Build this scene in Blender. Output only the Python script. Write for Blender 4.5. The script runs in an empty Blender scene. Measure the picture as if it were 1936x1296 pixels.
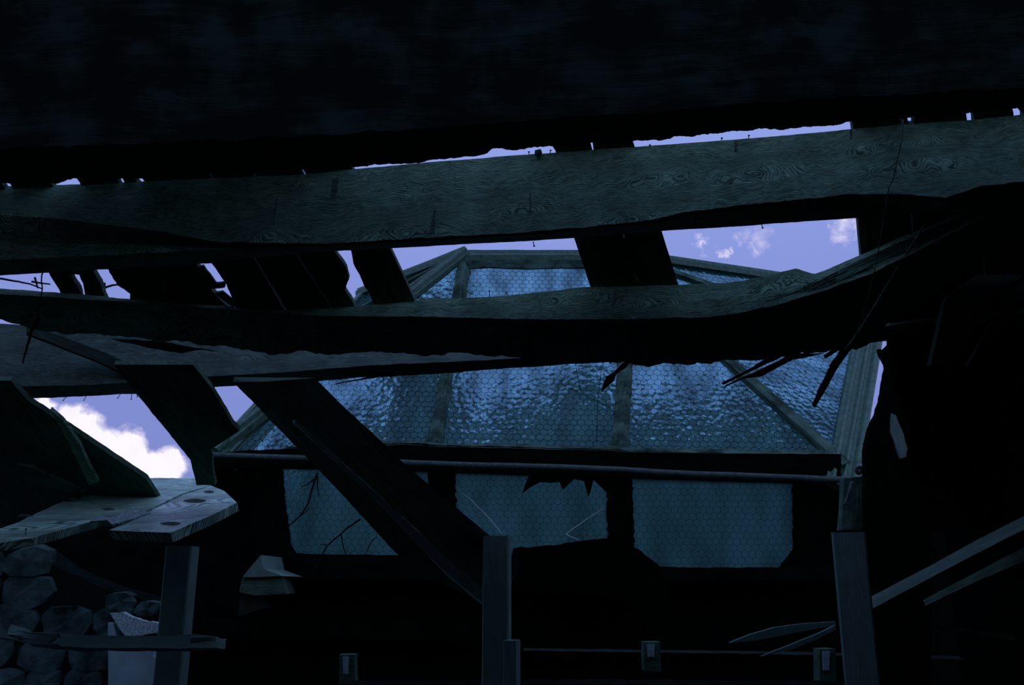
import bpy, bmesh, math, random
from mathutils import Vector, noise
random.seed(7)
SC = bpy.context.scene
COL = SC.collection

# ------------------------------------------------------------------ camera
W, H, FPX, PITCH = 1936, 1296, 1700.0, math.radians(15)
EYE = Vector((0, 0, 1.6))
RX = Vector((1, 0, 0))
UP = Vector((0, -math.sin(PITCH), math.cos(PITCH)))
FW = Vector((0, math.cos(PITCH), math.sin(PITCH)))
cam = bpy.data.cameras.new('camera')
cam.sensor_width = 36.0
cam.lens = FPX / W * 36.0
cam.clip_start = 0.05
cam.clip_end = 500
camo = bpy.data.objects.new('camera', cam)
COL.objects.link(camo)
camo.location = EYE
camo.rotation_euler = (math.radians(90) + PITCH, 0, 0)
SC.camera = camo


def ray(px, py):
    return RX * ((px - W / 2) / FPX) + UP * ((H / 2 - py) / FPX) + FW


# ------------------------------------------------------------------ sky
world = bpy.data.worlds.new('sky')
SC.world = world
world.use_nodes = True
nt = world.node_tree
nt.nodes.clear()


def nd(t, kind, **kw):
    n = t.nodes.new(kind)
    for k, v in kw.items():
        setattr(n, k, v)
    return n


def math_node(t, op, a, b=None, c=None, clamp=False):
    n = t.nodes.new('ShaderNodeMath')
    n.operation = op
    n.use_clamp = clamp
    for i, v in enumerate((a, b, c)):
        if v is None:
            continue
        if isinstance(v, (int, float)):
            n.inputs[i].default_value = v
        else:
            t.links.new(v, n.inputs[i])
    return n.outputs[0]


tc = nd(nt, 'ShaderNodeTexCoord')
dirv = tc.outputs['Generated']
n1 = nd(nt, 'ShaderNodeTexNoise')
n1.inputs['Scale'].default_value = 28
n1.inputs['Detail'].default_value = 5
n1.inputs['Roughness'].default_value = 0.55
nt.links.new(dirv, n1.inputs['Vector'])
n2 = nd(nt, 'ShaderNodeTexNoise')
n2.inputs['Scale'].default_value = 55
n2.inputs['Detail'].default_value = 3
nt.links.new(dirv, n2.inputs['Vector'])
CLOUDS = [  # (px, py, radius px, softness)
    (88, 765, 24, .5), (125, 802, 40, .4), (160, 838, 48, .4), (195, 872, 56, .4), (235, 878, 60, .35),
    (285, 893, 48, .4), (318, 890, 42, .45), (330, 862, 20, .5), (250, 930, 80, .5), (130, 860, 60, .4), (200, 980, 120, .5),
    (1318, 447, 12, 1.2), (1336, 458, 14, 1.0), (1356, 470, 15, 1.0), (1374, 474, 10, 1.3), (1400, 448, 18, 1.8), (1436, 450, 20, 2.4),
    (1424, 470, 13, 2.4), (1600, 428, 26, 1.2), (1582, 448, 12, 1.6), (1568, 425, 10, 2.0), (1664, 697, 8, 2.0)]
# more of the same cumulus around the rest of the sky
EXTRA = [((-.75, .3, .5), .16), ((-.6, -.5, .5), .18), ((.8, .1, .45), .16), ((.55, -.6, .6), .2), ((-.2, -.8, .35), .16),
         ((.1, .1, .95), .12), ((-.9, .45, .25), .12), ((.9, .6, .2), .12)]
wn_ = nd(nt, 'ShaderNodeTexNoise')
wn_.inputs['Scale'].default_value = 42
wn_.inputs['Detail'].default_value = 3
wn_.inputs['Roughness'].default_value = .62
nt.links.new(dirv, wn_.inputs['Vector'])
wsub = nd(nt, 'ShaderNodeVectorMath', operation='SUBTRACT')
nt.links.new(wn_.outputs['Color'], wsub.inputs[0])
wsub.inputs[1].default_value = (.5, .5, .5)
wmad = nd(nt, 'ShaderNodeVectorMath', operation='MULTIPLY_ADD')
nt.links.new(wsub.outputs[0], wmad.inputs[0])
wmad.inputs[1].default_value = (.05, .05, .05)
nt.links.new(dirv, wmad.inputs[2])
acc = None
blobs = []
for (px, py, r, s) in CLOUDS:
    blobs.append((ray(px, py).normalized(), r / FPX, s))
for (v, r) in EXTRA:
    blobs.append((Vector(v).normalized(), r, .5))
nz = math_node(nt, 'SUBTRACT', n1.outputs['Fac'], 0.5)
for (c, r, s) in blobs:
    dp = nd(nt, 'ShaderNodeVectorMath', operation='DISTANCE')
    nt.links.new(dirv if r > .02 else wmad.outputs[0], dp.inputs[0])
    dp.inputs[1].default_value = c
    q = math_node(nt, 'MULTIPLY_ADD', dp.outputs['Value'], -1.0 / (r * s), 1.0 / s)
    q = math_node(nt, 'MULTIPLY_ADD', nz, (2.2 if r > .012 else 1.5) / s, q)
    acc = q if acc is None else math_node(nt, 'MAXIMUM', acc, q)
acc = math_node(nt, 'MAXIMUM', acc, 0.0, clamp=True)
det = math_node(nt, 'MULTIPLY_ADD', n2.outputs['Fac'], 0.5, 0.72)
sepd = nd(nt, 'ShaderNodeSeparateXYZ')
nt.links.new(dirv, sepd.inputs[0])
grad = nd(nt, 'ShaderNodeValToRGB')
grad.color_ramp.elements[0].position = 0.0
grad.color_ramp.elements[0].color = (.20, .25, .56, 1)
grad.color_ramp.elements[1].position = 0.45
grad.color_ramp.elements[1].color = (.27, .345, .78, 1)
e = grad.color_ramp.elements.new(0.18)
e.color = (.215, .265, .64, 1)
nt.links.new(sepd.outputs['Z'], grad.inputs[0])
ccol = nd(nt, 'ShaderNodeMix', data_type='RGBA')
ccol.inputs['A'].default_value = (.62, .56, .88, 1)
ccol.inputs['B'].default_value = (1.0, .95, 1.05, 1)
nt.links.new(math_node(nt, 'MULTIPLY', acc, det, clamp=True), ccol.inputs['Factor'])
mixs = nd(nt, 'ShaderNodeMix', data_type='RGBA')
nt.links.new(acc, mixs.inputs['Factor'])
nt.links.new(grad.outputs[0], mixs.inputs['A'])
nt.links.new(ccol.outputs['Result'], mixs.inputs['B'])
bg = nd(nt, 'ShaderNodeBackground')
bg.inputs['Strength'].default_value = 1.0
nt.links.new(mixs.outputs['Result'], bg.inputs['Color'])
wo = nd(nt, 'ShaderNodeOutputWorld')
nt.links.new(bg.outputs[0], wo.inputs['Surface'])

world.cycles.sampling_method = 'MANUAL'
world.cycles.sample_map_resolution = 512
SC.cycles.max_bounces = 7
SC.cycles.diffuse_bounces = 3
SC.cycles.transmission_bounces = 6
SC.view_settings.view_transform = 'Standard'
SC.view_settings.look = 'None'
SC.view_settings.exposure = 0.0
SC.view_settings.gamma = 1.0
SC.view_settings.use_curve_mapping = False

# ------------------------------------------------------------------ geometry helpers


def P(px, py, Y):
    r = ray(px, py)
    return EYE + r * (Y / r.y)


# the old roof falls away from the viewer; its boards run towards this vanishing point
DDIR = ray(2000, 2900).normalized()
GDIR = (RX + UP * 0.07).normalized()
NRM = GDIR.cross(DDIR).normalized()
if NRM.z < 0:
    NRM = -NRM
DREF = P(968, 295, 3.0)


def deckY(px, py, off=0.0):
    r = ray(px, py)
    t = (DREF + NRM * off - EYE).dot(NRM) / r.dot(NRM)
    return (r * t).y


def pt(px, py, Y):
    if Y == 'deck':
        Y = deckY(px, py)
    elif callable(Y):
        Y = Y(px, py)
    return P(px, py, Y)


def nz1(x, seed, lam):
    return noise.noise(Vector((x / lam, seed * 7.31, seed * 1.7)))


def frac(x, seed, lam=40):
    v = nz1(x, seed, lam) + .5 * nz1(x, seed + 3, lam / 2.3) + .35 * nz1(x, seed + 5, lam / 5.1) + .25 * nz1(x, seed + 9, lam / 11)
    return v


def new_obj(name, verts, faces, mat, parent=None, uvs=None, smooth=False):
    me = bpy.data.meshes.new(name)
    me.from_pydata([tuple(v) for v in verts], [], faces)
    if uvs is not None:
        uvl = me.uv_layers.new(name='UVMap')
        for lp in me.loops:
            uvl.data[lp.index].uv = uvs[lp.vertex_index]
    me.materials.append(mat)
    if smooth:
        me.polygons.foreach_set('use_smooth', [True] * len(me.polygons))
    bm = bmesh.new()
    bm.from_mesh(me)
    bmesh.ops.recalc_face_normals(bm, faces=bm.faces)
    ng = [f for f in bm.faces if len(f.verts) > 4]
    if ng:
        bmesh.ops.triangulate(bm, faces=ng)
    bm.to_mesh(me)
    bm.free()
    o = bpy.data.objects.new(name, me)
    COL.objects.link(o)
    if parent is not None:
        o.parent = parent
    return o


def tag(o, label, cat, group=None):
    o['label'] = label
    o['category'] = cat
    if group:
        o['group'] = group
    return o


def struct(o, label, cat=None):
    o['kind'] = 'structure'
    o['label'] = label
    o['category'] = cat or 'structure'
    return o


def stuff(o):
    o['kind'] = 'stuff'
    return o


def resample_x(pts, n):
    x0, x1 = pts[0][0], pts[-1][0]
    out = []
    j = 0
    for i in range(n + 1):
        x = x0 + (x1 - x0) * i / n
        while j < len(pts) - 2 and x > pts[j + 1][0]:
            j += 1
        a, b = pts[j], pts[j + 1]
        t = (x - a[0]) / (b[0] - a[0])
        out.append((x, a[1] + (b[1] - a[1]) * t))
    return out


def resample_l(pts, n):
    L = [0]
    for a, b in zip(pts, pts[1:]):
        L.append(L[-1] + math.hypot(b[0] - a[0], b[1] - a[1]))
    out = []
    j = 0
    for i in range(n + 1):
        s = L[-1] * i / n
        while j < len(pts) - 2 and s > L[j + 1]:
            j += 1
        t = (s - L[j]) / max(1e-9, L[j + 1] - L[j])
        a, b = pts[j], pts[j + 1]
        out.append((a[0] + (b[0] - a[0]) * t, a[1] + (b[1] - a[1]) * t))
    return out


def yfun(Y, x0, x1):
    if isinstance(Y, tuple):
        return lambda px, py: Y[0] + (Y[1] - Y[0]) * (px - x0) / (x1 - x0)
    return Y


def loft(name, rails, mat, parent=None, n=120, rows=3, relief=0.004, byx=True, seed=1, close_vec=None):
    """rails: list of (points px, depth, jag px). The section is closed by one more rail:
    last rail + (first - second) unless close_vec is given."""
    rs = []
    for k, (pts, Y, jag) in enumerate(rails):
        f = yfun(Y, pts[0][0], pts[-1][0])
        if byx and pts[-1][0] in (2150, 2200):      # the long timbers run on into the right wall
            (xa, ya), (xb, yb) = pts[-2], pts[-1]
            pts = list(pts) + [(2480, yb + (yb - ya) / (xb - xa) * (2480 - xb))]
        rr = resample_x(pts, n) if byx else resample_l(pts, n)
        L = []
        for i, (x, y) in enumerate(rr):
            s = i * 6.0 if not byx else x
            if jag:
                o = jag * frac(s, seed + k * 11, 45)
                if byx:
                    y += o
                else:
                    x += o
            L.append(pt(x, y, f if f != 'deck' else 'deck'))
        rs.append(L)
    if close_vec is not None:
        rs.append([p + close_vec for p in rs[-1]])
    else:
        rs.append([rs[-1][i] + (rs[0][i] - rs[1][i]) for i in range(n + 1)])
    K = len(rs)
    verts, uvs, faces = [], [], []
    ring = K * rows
    u = 0
    for i in range(n + 1):
        if i:
            u += (rs[0][i] - rs[0][i - 1]).length
        v = 0
        for k in range(K):
            a, b = rs[k][i], rs[(k + 1) % K][i]
            for r in range(rows):
                t = r / rows
                p = a.lerp(b, t)
                if relief and r:
                    q = noise.noise_vector(Vector((u * 3 + seed, v * 40 + t * 9, k * 3.0)))
                    p = p + q * relief
                verts.append(p)
                uvs.append((u + seed * .37, v + (b - a).length * t))
            v += (b - a).length
    for i in range(n):
        for j in range(ring):
            j2 = (j + 1) % ring
            faces.append((i * ring + j, i * ring + j2, (i + 1) * ring + j2, (i + 1) * ring + j))
    faces.append(tuple(range(ring)))
    faces.append(tuple(n * ring + j for j in range(ring)))
    return new_obj(name, verts, faces, mat, parent, uvs)


def slab(name, poly, Y, vec, mat, parent=None, jag=0, step=9, axis=None, seed=1, jag_edges=None, lam=30):
    """polygon drawn on a surface at depth Y, given thickness vec."""
    out = []
    m = len(poly)
    for k in range(m):
        a, b = poly[k], poly[(k + 1) % m]
        d = math.hypot(b[0] - a[0], b[1] - a[1])
        useJ = jag and (jag_edges is None or k in jag_edges)
        c = max(1, int(d / step)) if useJ else 1
        nx, ny = (b[1] - a[1]) / max(d, 1e-6), -(b[0] - a[0]) / max(d, 1e-6)
        for i in range(c):
            t = i / c
            o = jag * frac(k * 500 + t * d, seed, lam) * (math.sin(math.pi * t) ** .4 if i else 0) if useJ else 0
            out.append((a[0] + (b[0] - a[0]) * t + nx * o, a[1] + (b[1] - a[1]) * t + ny * o))
    f = yfun(Y, min(p[0] for p in poly), max(p[0] for p in poly))
    fr = [pt(x, y, f) for x, y in out]
    return prism(name, fr, vec, mat, parent, axis, seed)


def prism(name, fr, vec, mat, parent=None, axis=None, seed=1):
    m = len(fr)
    bk = [p + vec for p in fr]
    faces = [tuple(range(m)), tuple(range(2 * m - 1, m - 1, -1))]
    for i in range(m):
        j = (i + 1) % m
        faces.append((i, i + m, j + m, j))
    ax = (axis or (fr[1] - fr[0])).normalized()
    pe = ax.cross(vec.normalized()).normalized()
    vs = fr + bk
    uvs = [(p.dot(ax) + seed * .61, p.dot(pe) + p.dot(vec.normalized()) * .5 + seed * .23) for p in vs]
    return new_obj(name, vs, faces, mat, parent, uvs)


def bar(name, p, q, w, h, mat, parent=None, up=Vector((0, 0, 1)), n=1, relief=0, seed=1, prof=None):
    """timber or metal bar from p to q; prof = list of (side, up) section points."""
    d = (q - p).normalized()
    s = d.cross(up).normalized()
    t = s.cross(d).normalized()
    prof = prof or [(-w / 2, -h / 2), (w / 2, -h / 2), (w / 2, h / 2), (-w / 2, h / 2)]
    K = len(prof)
    verts, uvs, faces = [], [], []
    L = (q - p).length
    for i in range(n + 1):
        c = p.lerp(q, i / n)
        v = 0
        for k, (a, b) in enumerate(prof):
            o = Vector((0, 0, 0))
            if relief:
                z = noise.noise_vector(Vector((i * .7 + seed * 5, k * 2.3, seed)))
                z2 = noise.noise_vector(Vector((i * .23 + seed * 5, k * 2.3, seed + 8)))
                o = (s * (z.x + z2.x) + t * (z.y + z2.y)) * relief
            verts.append(c + s * a + t * b + o)
            uvs.append((L * i / n + seed * .4, v))
            a2, b2 = prof[(k + 1) % K]
            v += math.hypot(a2 - a, b2 - b)
    for i in range(n):
        for j in range(K):
            j2 = (j + 1) % K
            faces.append((i * K + j, i * K + j2, (i + 1) * K + j2, (i + 1) * K + j))
    faces.append(tuple(range(K)))
    faces.append(tuple(n * K + j for j in range(K)))
    return new_obj(name, verts, faces, mat, parent, uvs)


def tube_geo(pts, radii, sides=6):
    verts, faces = [], []
    m = len(pts)
    for i, p in enumerate(pts):
        d = (pts[min(i + 1, m - 1)] - pts[max(i - 1, 0)]).normalized()
        s = d.cross(Vector((.13, .98, .1))).normalized()
        t = s.cross(d)
        r = radii[i] if isinstance(radii, (list, tuple)) else radii
        for k in range(sides):
            a = 2 * math.pi * k / sides
            verts.append(p + s * math.cos(a) * r + t * math.sin(a) * r)
    for i in range(m - 1):
        for k in range(sides):
            k2 = (k + 1) % sides
            faces.append((i * sides + k, i * sides + k2, (i + 1) * sides + k2, (i + 1) * sides + k))
    faces.append(tuple(range(sides)))
    faces.append(tuple((m - 1) * sides + k for k in range(sides)))
    return verts, faces


def tubes(name, lst, mat, parent=None, sides=6, smooth=True):
    V, F = [], []
    for pts, rad in lst:
        v, f = tube_geo(pts, rad, sides)
        o = len(V)
        V += v
        F += [tuple(i + o for i in q) for q in f]
    return new_obj(name, V, F, mat, parent, [(v.x * 3, v.z * 3) for v in V], smooth)


def pxtube(name, pxs, Y, r0, r1, mat, parent=None, sides=6, wob=0, seed=1):
    f = yfun(Y, pxs[0][0], pxs[-1][0])
    rr = resample_l(pxs, max(6, len(pxs) * 4))
    m = len(rr)
    pts = []
    for i, (x, y) in enumerate(rr):
        pts.append(pt(x + wob * frac(i * 7, seed, 20), y + wob * frac(i * 7, seed + 4, 20), f))
    rad = [r0 + (r1 - r0) * i / (m - 1) for i in range(m)]
    return tubes(name, [(pts, rad)], mat, parent, sides)


def empty(name, loc):
    o = bpy.data.objects.new(name, None)
    COL.objects.link(o)
    o.location = loc
    o.empty_display_size = .1
    bpy.context.view_layer.update()
    return o


class Thing:
    """an Empty at a thing's base; parts keep world coordinates"""

    def __init__(self, name, loc, label, cat, group=None):
        self.o = empty(name, loc)
        tag(self.o, label, cat, group)

    def add(self, ob):
        ob.parent = self.o
        ob.matrix_parent_inverse = self.o.matrix_world.inverted()
        return ob


# ------------------------------------------------------------------ materials


def wood(name, dark, light, rough=.85, gscale=1.0, bump=.35, spec=.12, knots=0.0, stain=.5, lo=.27, hi=.60, wave=.22):
    m = bpy.data.materials.new(name)
    m.use_nodes = True
    t = m.node_tree
    b = t.nodes['Principled BSDF']
    uv = nd(t, 'ShaderNodeTexCoord').outputs['UV']
    mp = nd(t, 'ShaderNodeMapping')
    mp.inputs['Scale'].default_value = (2.2 * gscale, 60 * gscale, 1)
    t.links.new(uv, mp.inputs['Vector'])
    # slow warp so the grain swirls round knots
    wn = nd(t, 'ShaderNodeTexNoise')
    wn.inputs['Scale'].default_value = 5 * gscale
    wn.inputs['Detail'].default_value = 2
    t.links.new(uv, wn.inputs['Vector'])
    ws = nd(t, 'ShaderNodeVectorMath', operation='SCALE')
    t.links.new(wn.outputs['Color'], ws.inputs[0])
    ws.inputs['Scale'].default_value = 3.0 + knots * 6
    va = nd(t, 'ShaderNodeVectorMath', operation='ADD')
    t.links.new(mp.outputs[0], va.inputs[0])
    t.links.new(ws.outputs[0], va.inputs[1])
    if knots:
        km = nd(t, 'ShaderNodeMapping')
        km.inputs['Scale'].default_value = (1.7 * gscale, 5.5 * gscale, 1)
        t.links.new(uv, km.inputs['Vector'])
        kv = nd(t, 'ShaderNodeTexVoronoi')
        kv.inputs['Scale'].default_value = 1.0
        t.links.new(km.outputs[0], kv.inputs['Vector'])
        kb = math_node(t, 'SUBTRACT', .42, kv.outputs['Distance'])
        kb = math_node(t, 'MAXIMUM', kb, 0.0)
        kb = math_node(t, 'MULTIPLY', kb, 16.0 * knots)
        kc = nd(t, 'ShaderNodeCombineXYZ')
        t.links.new(kb, kc.inputs['Y'])
        vb = nd(t, 'ShaderNodeVectorMath', operation='ADD')
        t.links.new(va.outputs[0], vb.inputs[0])
        t.links.new(kc.outputs[0], vb.inputs[1])
        va = vb
    g1 = nd(t, 'ShaderNodeTexNoise')
    g1.inputs['Scale'].default_value = 1.6
    g1.inputs['Detail'].default_value = 6
    g1.inputs['Roughness'].default_value = .65
    t.links.new(va.outputs[0], g1.inputs['Vector'])
    wv = nd(t, 'ShaderNodeTexWave', wave_type='BANDS', bands_direction='Y')
    wv.inputs['Scale'].default_value = 1.1
    wv.inputs['Distortion'].default_value = 4 + knots * 10
    wv.inputs['Detail'].default_value = 3
    wv.inputs['Detail Scale'].default_value = .6
    t.links.new(va.outputs[0], wv.inputs['Vector'])
    st = nd(t, 'ShaderNodeTexNoise')
    st.inputs['Scale'].default_value = 7
    st.inputs['Detail'].default_value = 5
    t.links.new(uv, st.inputs['Vector'])
    a = math_node(t, 'MULTIPLY', g1.outputs['Fac'], .65)
    c = math_node(t, 'MULTIPLY', wv.outputs['Fac'], wave)
    h = math_node(t, 'ADD', a, c)
    s2 = math_node(t, 'MULTIPLY_ADD', st.outputs['Fac'], stain, -stain / 2)
    f = math_node(t, 'ADD', h, s2)
    cr = nd(t, 'ShaderNodeValToRGB')
    cr.color_ramp.elements[0].position = lo
    cr.color_ramp.elements[0].color = (*dark, 1)
    cr.color_ramp.elements[1].position = hi
    cr.color_ramp.elements[1].color = (*light, 1)
    t.links.new(f, cr.inputs[0])
    t.links.new(cr.outputs[0], b.inputs['Base Color'])
    b.inputs['Roughness'].default_value = rough
    b.inputs['Specular IOR Level'].default_value = spec
    b.inputs['Specular Tint'].default_value = (.55, 1, .85, 1)
    bp = nd(t, 'ShaderNodeBump')
    bp.inputs['Strength'].default_value = bump
    bp.inputs['Distance'].default_value = .012
    t.links.new(h, bp.inputs['Height'])
    t.links.new(bp.outputs[0], b.inputs['Normal'])
    return m


def plain(name, col, rough=.8, metal=0, spec=.3, nscale=12, var=.4, bump=.2):
    m = bpy.data.materials.new(name)
    m.use_nodes = True
    t = m.node_tree
    b = t.nodes['Principled BSDF']
    ob = nd(t, 'ShaderNodeTexCoord').outputs['Object']
    g = nd(t, 'ShaderNodeTexNoise')
    g.inputs['Scale'].default_value = nscale
    g.inputs['Detail'].default_value = 7
    g.inputs['Roughness'].default_value = .6
    t.links.new(ob, g.inputs['Vector'])
    cr = nd(t, 'ShaderNodeValToRGB')
    cr.color_ramp.elements[0].position = .3
    cr.color_ramp.elements[0].color = (*[x * (1 - var) for x in col], 1)
    cr.color_ramp.elements[1].position = .7
    cr.color_ramp.elements[1].color = (*[min(1, x * (1 + var)) for x in col], 1)
    t.links.new(g.outputs['Fac'], cr.inputs[0])
    t.links.new(cr.outputs[0], b.inputs['Base Color'])
    b.inputs['Roughness'].default_value = rough
    b.inputs['Metallic'].default_value = metal
    b.inputs['Specular IOR Level'].default_value = spec
    bp = nd(t, 'ShaderNodeBump')
    bp.inputs['Strength'].default_value = bump
    bp.inputs['Distance'].default_value = .02
    t.links.new(g.outputs['Fac'], bp.inputs['Height'])
    t.links.new(bp.outputs[0], b.inputs['Normal'])
    return m


def glass_mat(name, tint, rough, cell, bumpd, haze, hcol):
    m = bpy.data.materials.new(name)
    m.use_nodes = True
    t = m.node_tree
    t.nodes.clear()
    out = nd(t, 'ShaderNodeOutputMaterial')
    ob = nd(t, 'ShaderNodeTexCoord').outputs['UV']
    vo = nd(t, 'ShaderNodeTexVoronoi', feature='SMOOTH_F1')
    vo.inputs['Scale'].default_value = cell
    t.links.new(ob, vo.inputs['Vector'])
    n = nd(t, 'ShaderNodeTexNoise')
    n.inputs['Scale'].default_value = cell * .5
    n.inputs['Detail'].default_value = 3
    t.links.new(ob, n.inputs['Vector'])
    hh = math_node(t, 'MULTIPLY_ADD', n.outputs['Fac'], .8, vo.outputs['Distance'])
    bp = nd(t, 'ShaderNodeBump')
    bp.inputs['Strength'].default_value = 1.0
    bp.inputs['Distance'].default_value = bumpd
    t.links.new(hh, bp.inputs['Height'])
    dn = nd(t, 'ShaderNodeTexNoise')      # grime
    dn.inputs['Scale'].default_value = 3.5
    dn.inputs['Detail'].default_value = 6
    mp = nd(t, 'ShaderNodeMapping')
    mp.inputs['Scale'].default_value = (1.6, .55, 1)
    t.links.new(ob, mp.inputs['Vector'])
    t.links.new(mp.outputs[0], dn.inputs['Vector'])
    cr = nd(t, 'ShaderNodeValToRGB')
    cr.color_ramp.elements[0].position = .32
    cr.color_ramp.elements[0].color = (*[x * .5 for x in tint], 1)
    cr.color_ramp.elements[1].position = .6
    cr.color_ramp.elements[1].color = (*tint, 1)
    t.links.new(dn.outputs['Fac'], cr.inputs[0])
    rf = nd(t, 'ShaderNodeBsdfRefraction')
    rf.inputs['Roughness'].default_value = rough
    rf.inputs['IOR'].default_value = 1.3
    t.links.new(cr.outputs[0], rf.inputs['Color'])
    t.links.new(bp.outputs[0], rf.inputs['Normal'])
    tr = nd(t, 'ShaderNodeBsdfTranslucent')
    tr.inputs['Color'].default_value = (*hcol, 1)
    t.links.new(bp.outputs[0], tr.inputs['Normal'])
    gl = nd(t, 'ShaderNodeBsdfGlossy')
    gl.inputs['Roughness'].default_value = .2
    gl.inputs['Color'].default_value = (.5, .7, .7, 1)
    t.links.new(bp.outputs[0], gl.inputs['Normal'])
    m1 = nd(t, 'ShaderNodeMixShader')
    m1.inputs[0].default_value = haze
    t.links.new(rf.outputs[0], m1.inputs[1])
    t.links.new(tr.outputs[0], m1.inputs[2])
    m2 = nd(t, 'ShaderNodeMixShader')
    m2.inputs[0].default_value = .05
    t.links.new(m1.outputs[0], m2.inputs[1])
    t.links.new(gl.outputs[0], m2.inputs[2])
    t.links.new(m2.outputs[0], out.inputs['Surface'])
    return m


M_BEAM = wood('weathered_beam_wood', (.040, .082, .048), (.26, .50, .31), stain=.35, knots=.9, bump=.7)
M_TORN = wood('torn_wood_fibre', (.10, .20, .13), (.40, .76, .50), stain=.3, bump=.8)  # lighter than the beam wood so the torn strip looks lit
M_PALE = wood('pale_lit_edge_wood', (.2, .32, .26), (.5, .75, .6), stain=.4)  # pale colour stands in for light along the rafter edge
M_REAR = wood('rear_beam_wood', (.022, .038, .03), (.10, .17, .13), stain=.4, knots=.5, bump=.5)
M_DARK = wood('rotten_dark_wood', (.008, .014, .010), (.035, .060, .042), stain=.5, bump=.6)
M_BLACK = wood('unlit_black_wood', (.001, .003, .002), (.004, .011, .006), stain=.5, bump=.5, spec=.0)  # near-black colour in place of shade on silhouetted frames and boards
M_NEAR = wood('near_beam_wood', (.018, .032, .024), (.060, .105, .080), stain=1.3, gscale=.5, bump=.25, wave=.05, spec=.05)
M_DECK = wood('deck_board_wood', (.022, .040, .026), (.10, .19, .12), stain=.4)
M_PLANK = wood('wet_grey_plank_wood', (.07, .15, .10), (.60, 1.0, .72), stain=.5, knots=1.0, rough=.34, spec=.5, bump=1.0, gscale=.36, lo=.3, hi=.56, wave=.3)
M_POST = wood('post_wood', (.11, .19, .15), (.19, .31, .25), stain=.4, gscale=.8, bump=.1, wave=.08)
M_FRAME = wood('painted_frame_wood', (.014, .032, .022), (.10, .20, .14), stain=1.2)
M_METAL = plain('zinc_flashing', (.07, .17, .11), .5, .1, .4, 25, .4)
M_ROD = plain('iron_rod', (.05, .09, .075), .6, .2, .3, 30, .4)
M_NAIL = plain('rusty_nail', (.03, .03, .03), .8)
M_TWIG = plain('twig_bark', (.02, .025, .02), .9)
M_STONE = plain('rubble_stone', (.032, .060, .052), .95, 0, .05, 7, .9, 1.0)
M_MORTAR = plain('dark_mortar', (.006, .012, .010), .95, 0, 0, 9, .5, .6)
M_PLASTER = plain('pale_plaster', (.25, .40, .36), .8, 0, .3, 5, .3, .2)
M_FLOOR = plain('dirty_floor', (.02, .025, .025), .95)
M_WALL = plain('unlit_black_wall', (.003, .006, .005), .95, spec=.0)  # darkness of the interior put into the wall colour
M_CLOTH = plain('rotten_felt', (.0015, .003, .0025), .95, spec=.0)
M_LEAF = plain('tree_leaves', (.04, .09, .065), .95, nscale=2)
M_GROUND = plain('outside_ground', (.05, .08, .06), .95, nscale=1)
M_BIT = plain('pale_metal_bracket', (.35, .50, .50), .6, 0, .4)
M_WIRE = plain('glass_wire', (.006, .014, .012), .9, 0, .1)
M_CRACK = plain('crack_edge', (.75, .95, .85), .3, 0, .8, var=.1)
M_LICHEN = plain('lichen', (.35, .5, .45), .95, nscale=90, var=.8)
G_UP = glass_mat('hammered_wired_glass', (.69, .98, 1.0), .12, 30, .0024, .22, (.34, .80, .64))
G_LOW = glass_mat('frosted_wired_glass', (.48, .76, .80), .3, 45, .002, .42, (.34, .56, .47))

# ------------------------------------------------------------------ room shell and ground


def boxobj(name, lo, hi, mat):
    x0, y0, z0 = lo
    x1, y1, z1 = hi
    v = [Vector(c) for c in ((x0, y0, z0), (x1, y0, z0), (x1, y1, z0), (x0, y1, z0), (x0, y0, z1), (x1, y0, z1), (x1, y1, z1), (x0, y1, z1))]
    f = [(0, 1, 2, 3), (4, 5, 6, 7), (0, 1, 5, 4), (1, 2, 6, 5), (2, 3, 7, 6), (3, 0, 4, 7)]
    return new_obj(name, v, f, mat, None, [(p.x, p.z) for p in v])


struct(boxobj('floor', (-3.4, -3.4, -.12), (3.2, 6.4, 0), M_FLOOR), 'dark dirty floor of the derelict attic', 'floor')
struct(boxobj('ground', (-90, -90, -3.2), (90, 140, -3.0), M_GROUND), 'dark ground far outside the attic', 'ground')
struct(boxobj('wall_rear', (-3.4, -3.4, 0), (3.2, -3.2, 4.6), M_WALL), 'near-black wall behind the viewer', 'wall')

# sloping roof underside behind and above the viewer (the part that still stands)


def on_deck(x, y, off=0.0):
    """world point on the deck plane at plan position x, y"""
    c = DREF + NRM * off
    z = c.z - (NRM.x * (x - c.x) + NRM.y * (y - c.y)) / NRM.z
    return Vector((x, y, z))


YE = 1.9
cp = [on_deck(x, y, .05) for x, y in ((-3.4, -3.4), (3.2, -3.4), (3.2, YE), (-3.4, YE))]
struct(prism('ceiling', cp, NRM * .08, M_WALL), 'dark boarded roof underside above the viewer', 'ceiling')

# right wall: dark boards, lower edge of the roof; stops with a ragged end before the skylight
wr = [Vector((2.45, -3.4, 0)), Vector((2.45, 5.2, 0)), Vector((2.45, 5.2, 1.95)), on_deck(2.45, 4.2, .03), on_deck(2.45, -3.4, .03)]
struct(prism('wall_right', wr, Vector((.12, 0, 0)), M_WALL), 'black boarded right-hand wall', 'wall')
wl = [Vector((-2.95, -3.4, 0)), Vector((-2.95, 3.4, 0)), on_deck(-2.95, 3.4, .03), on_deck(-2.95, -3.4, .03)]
struct(prism('wall_side', wl, Vector((-.12, 0, 0)), M_WALL), 'black boarded left side wall', 'wall')

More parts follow.
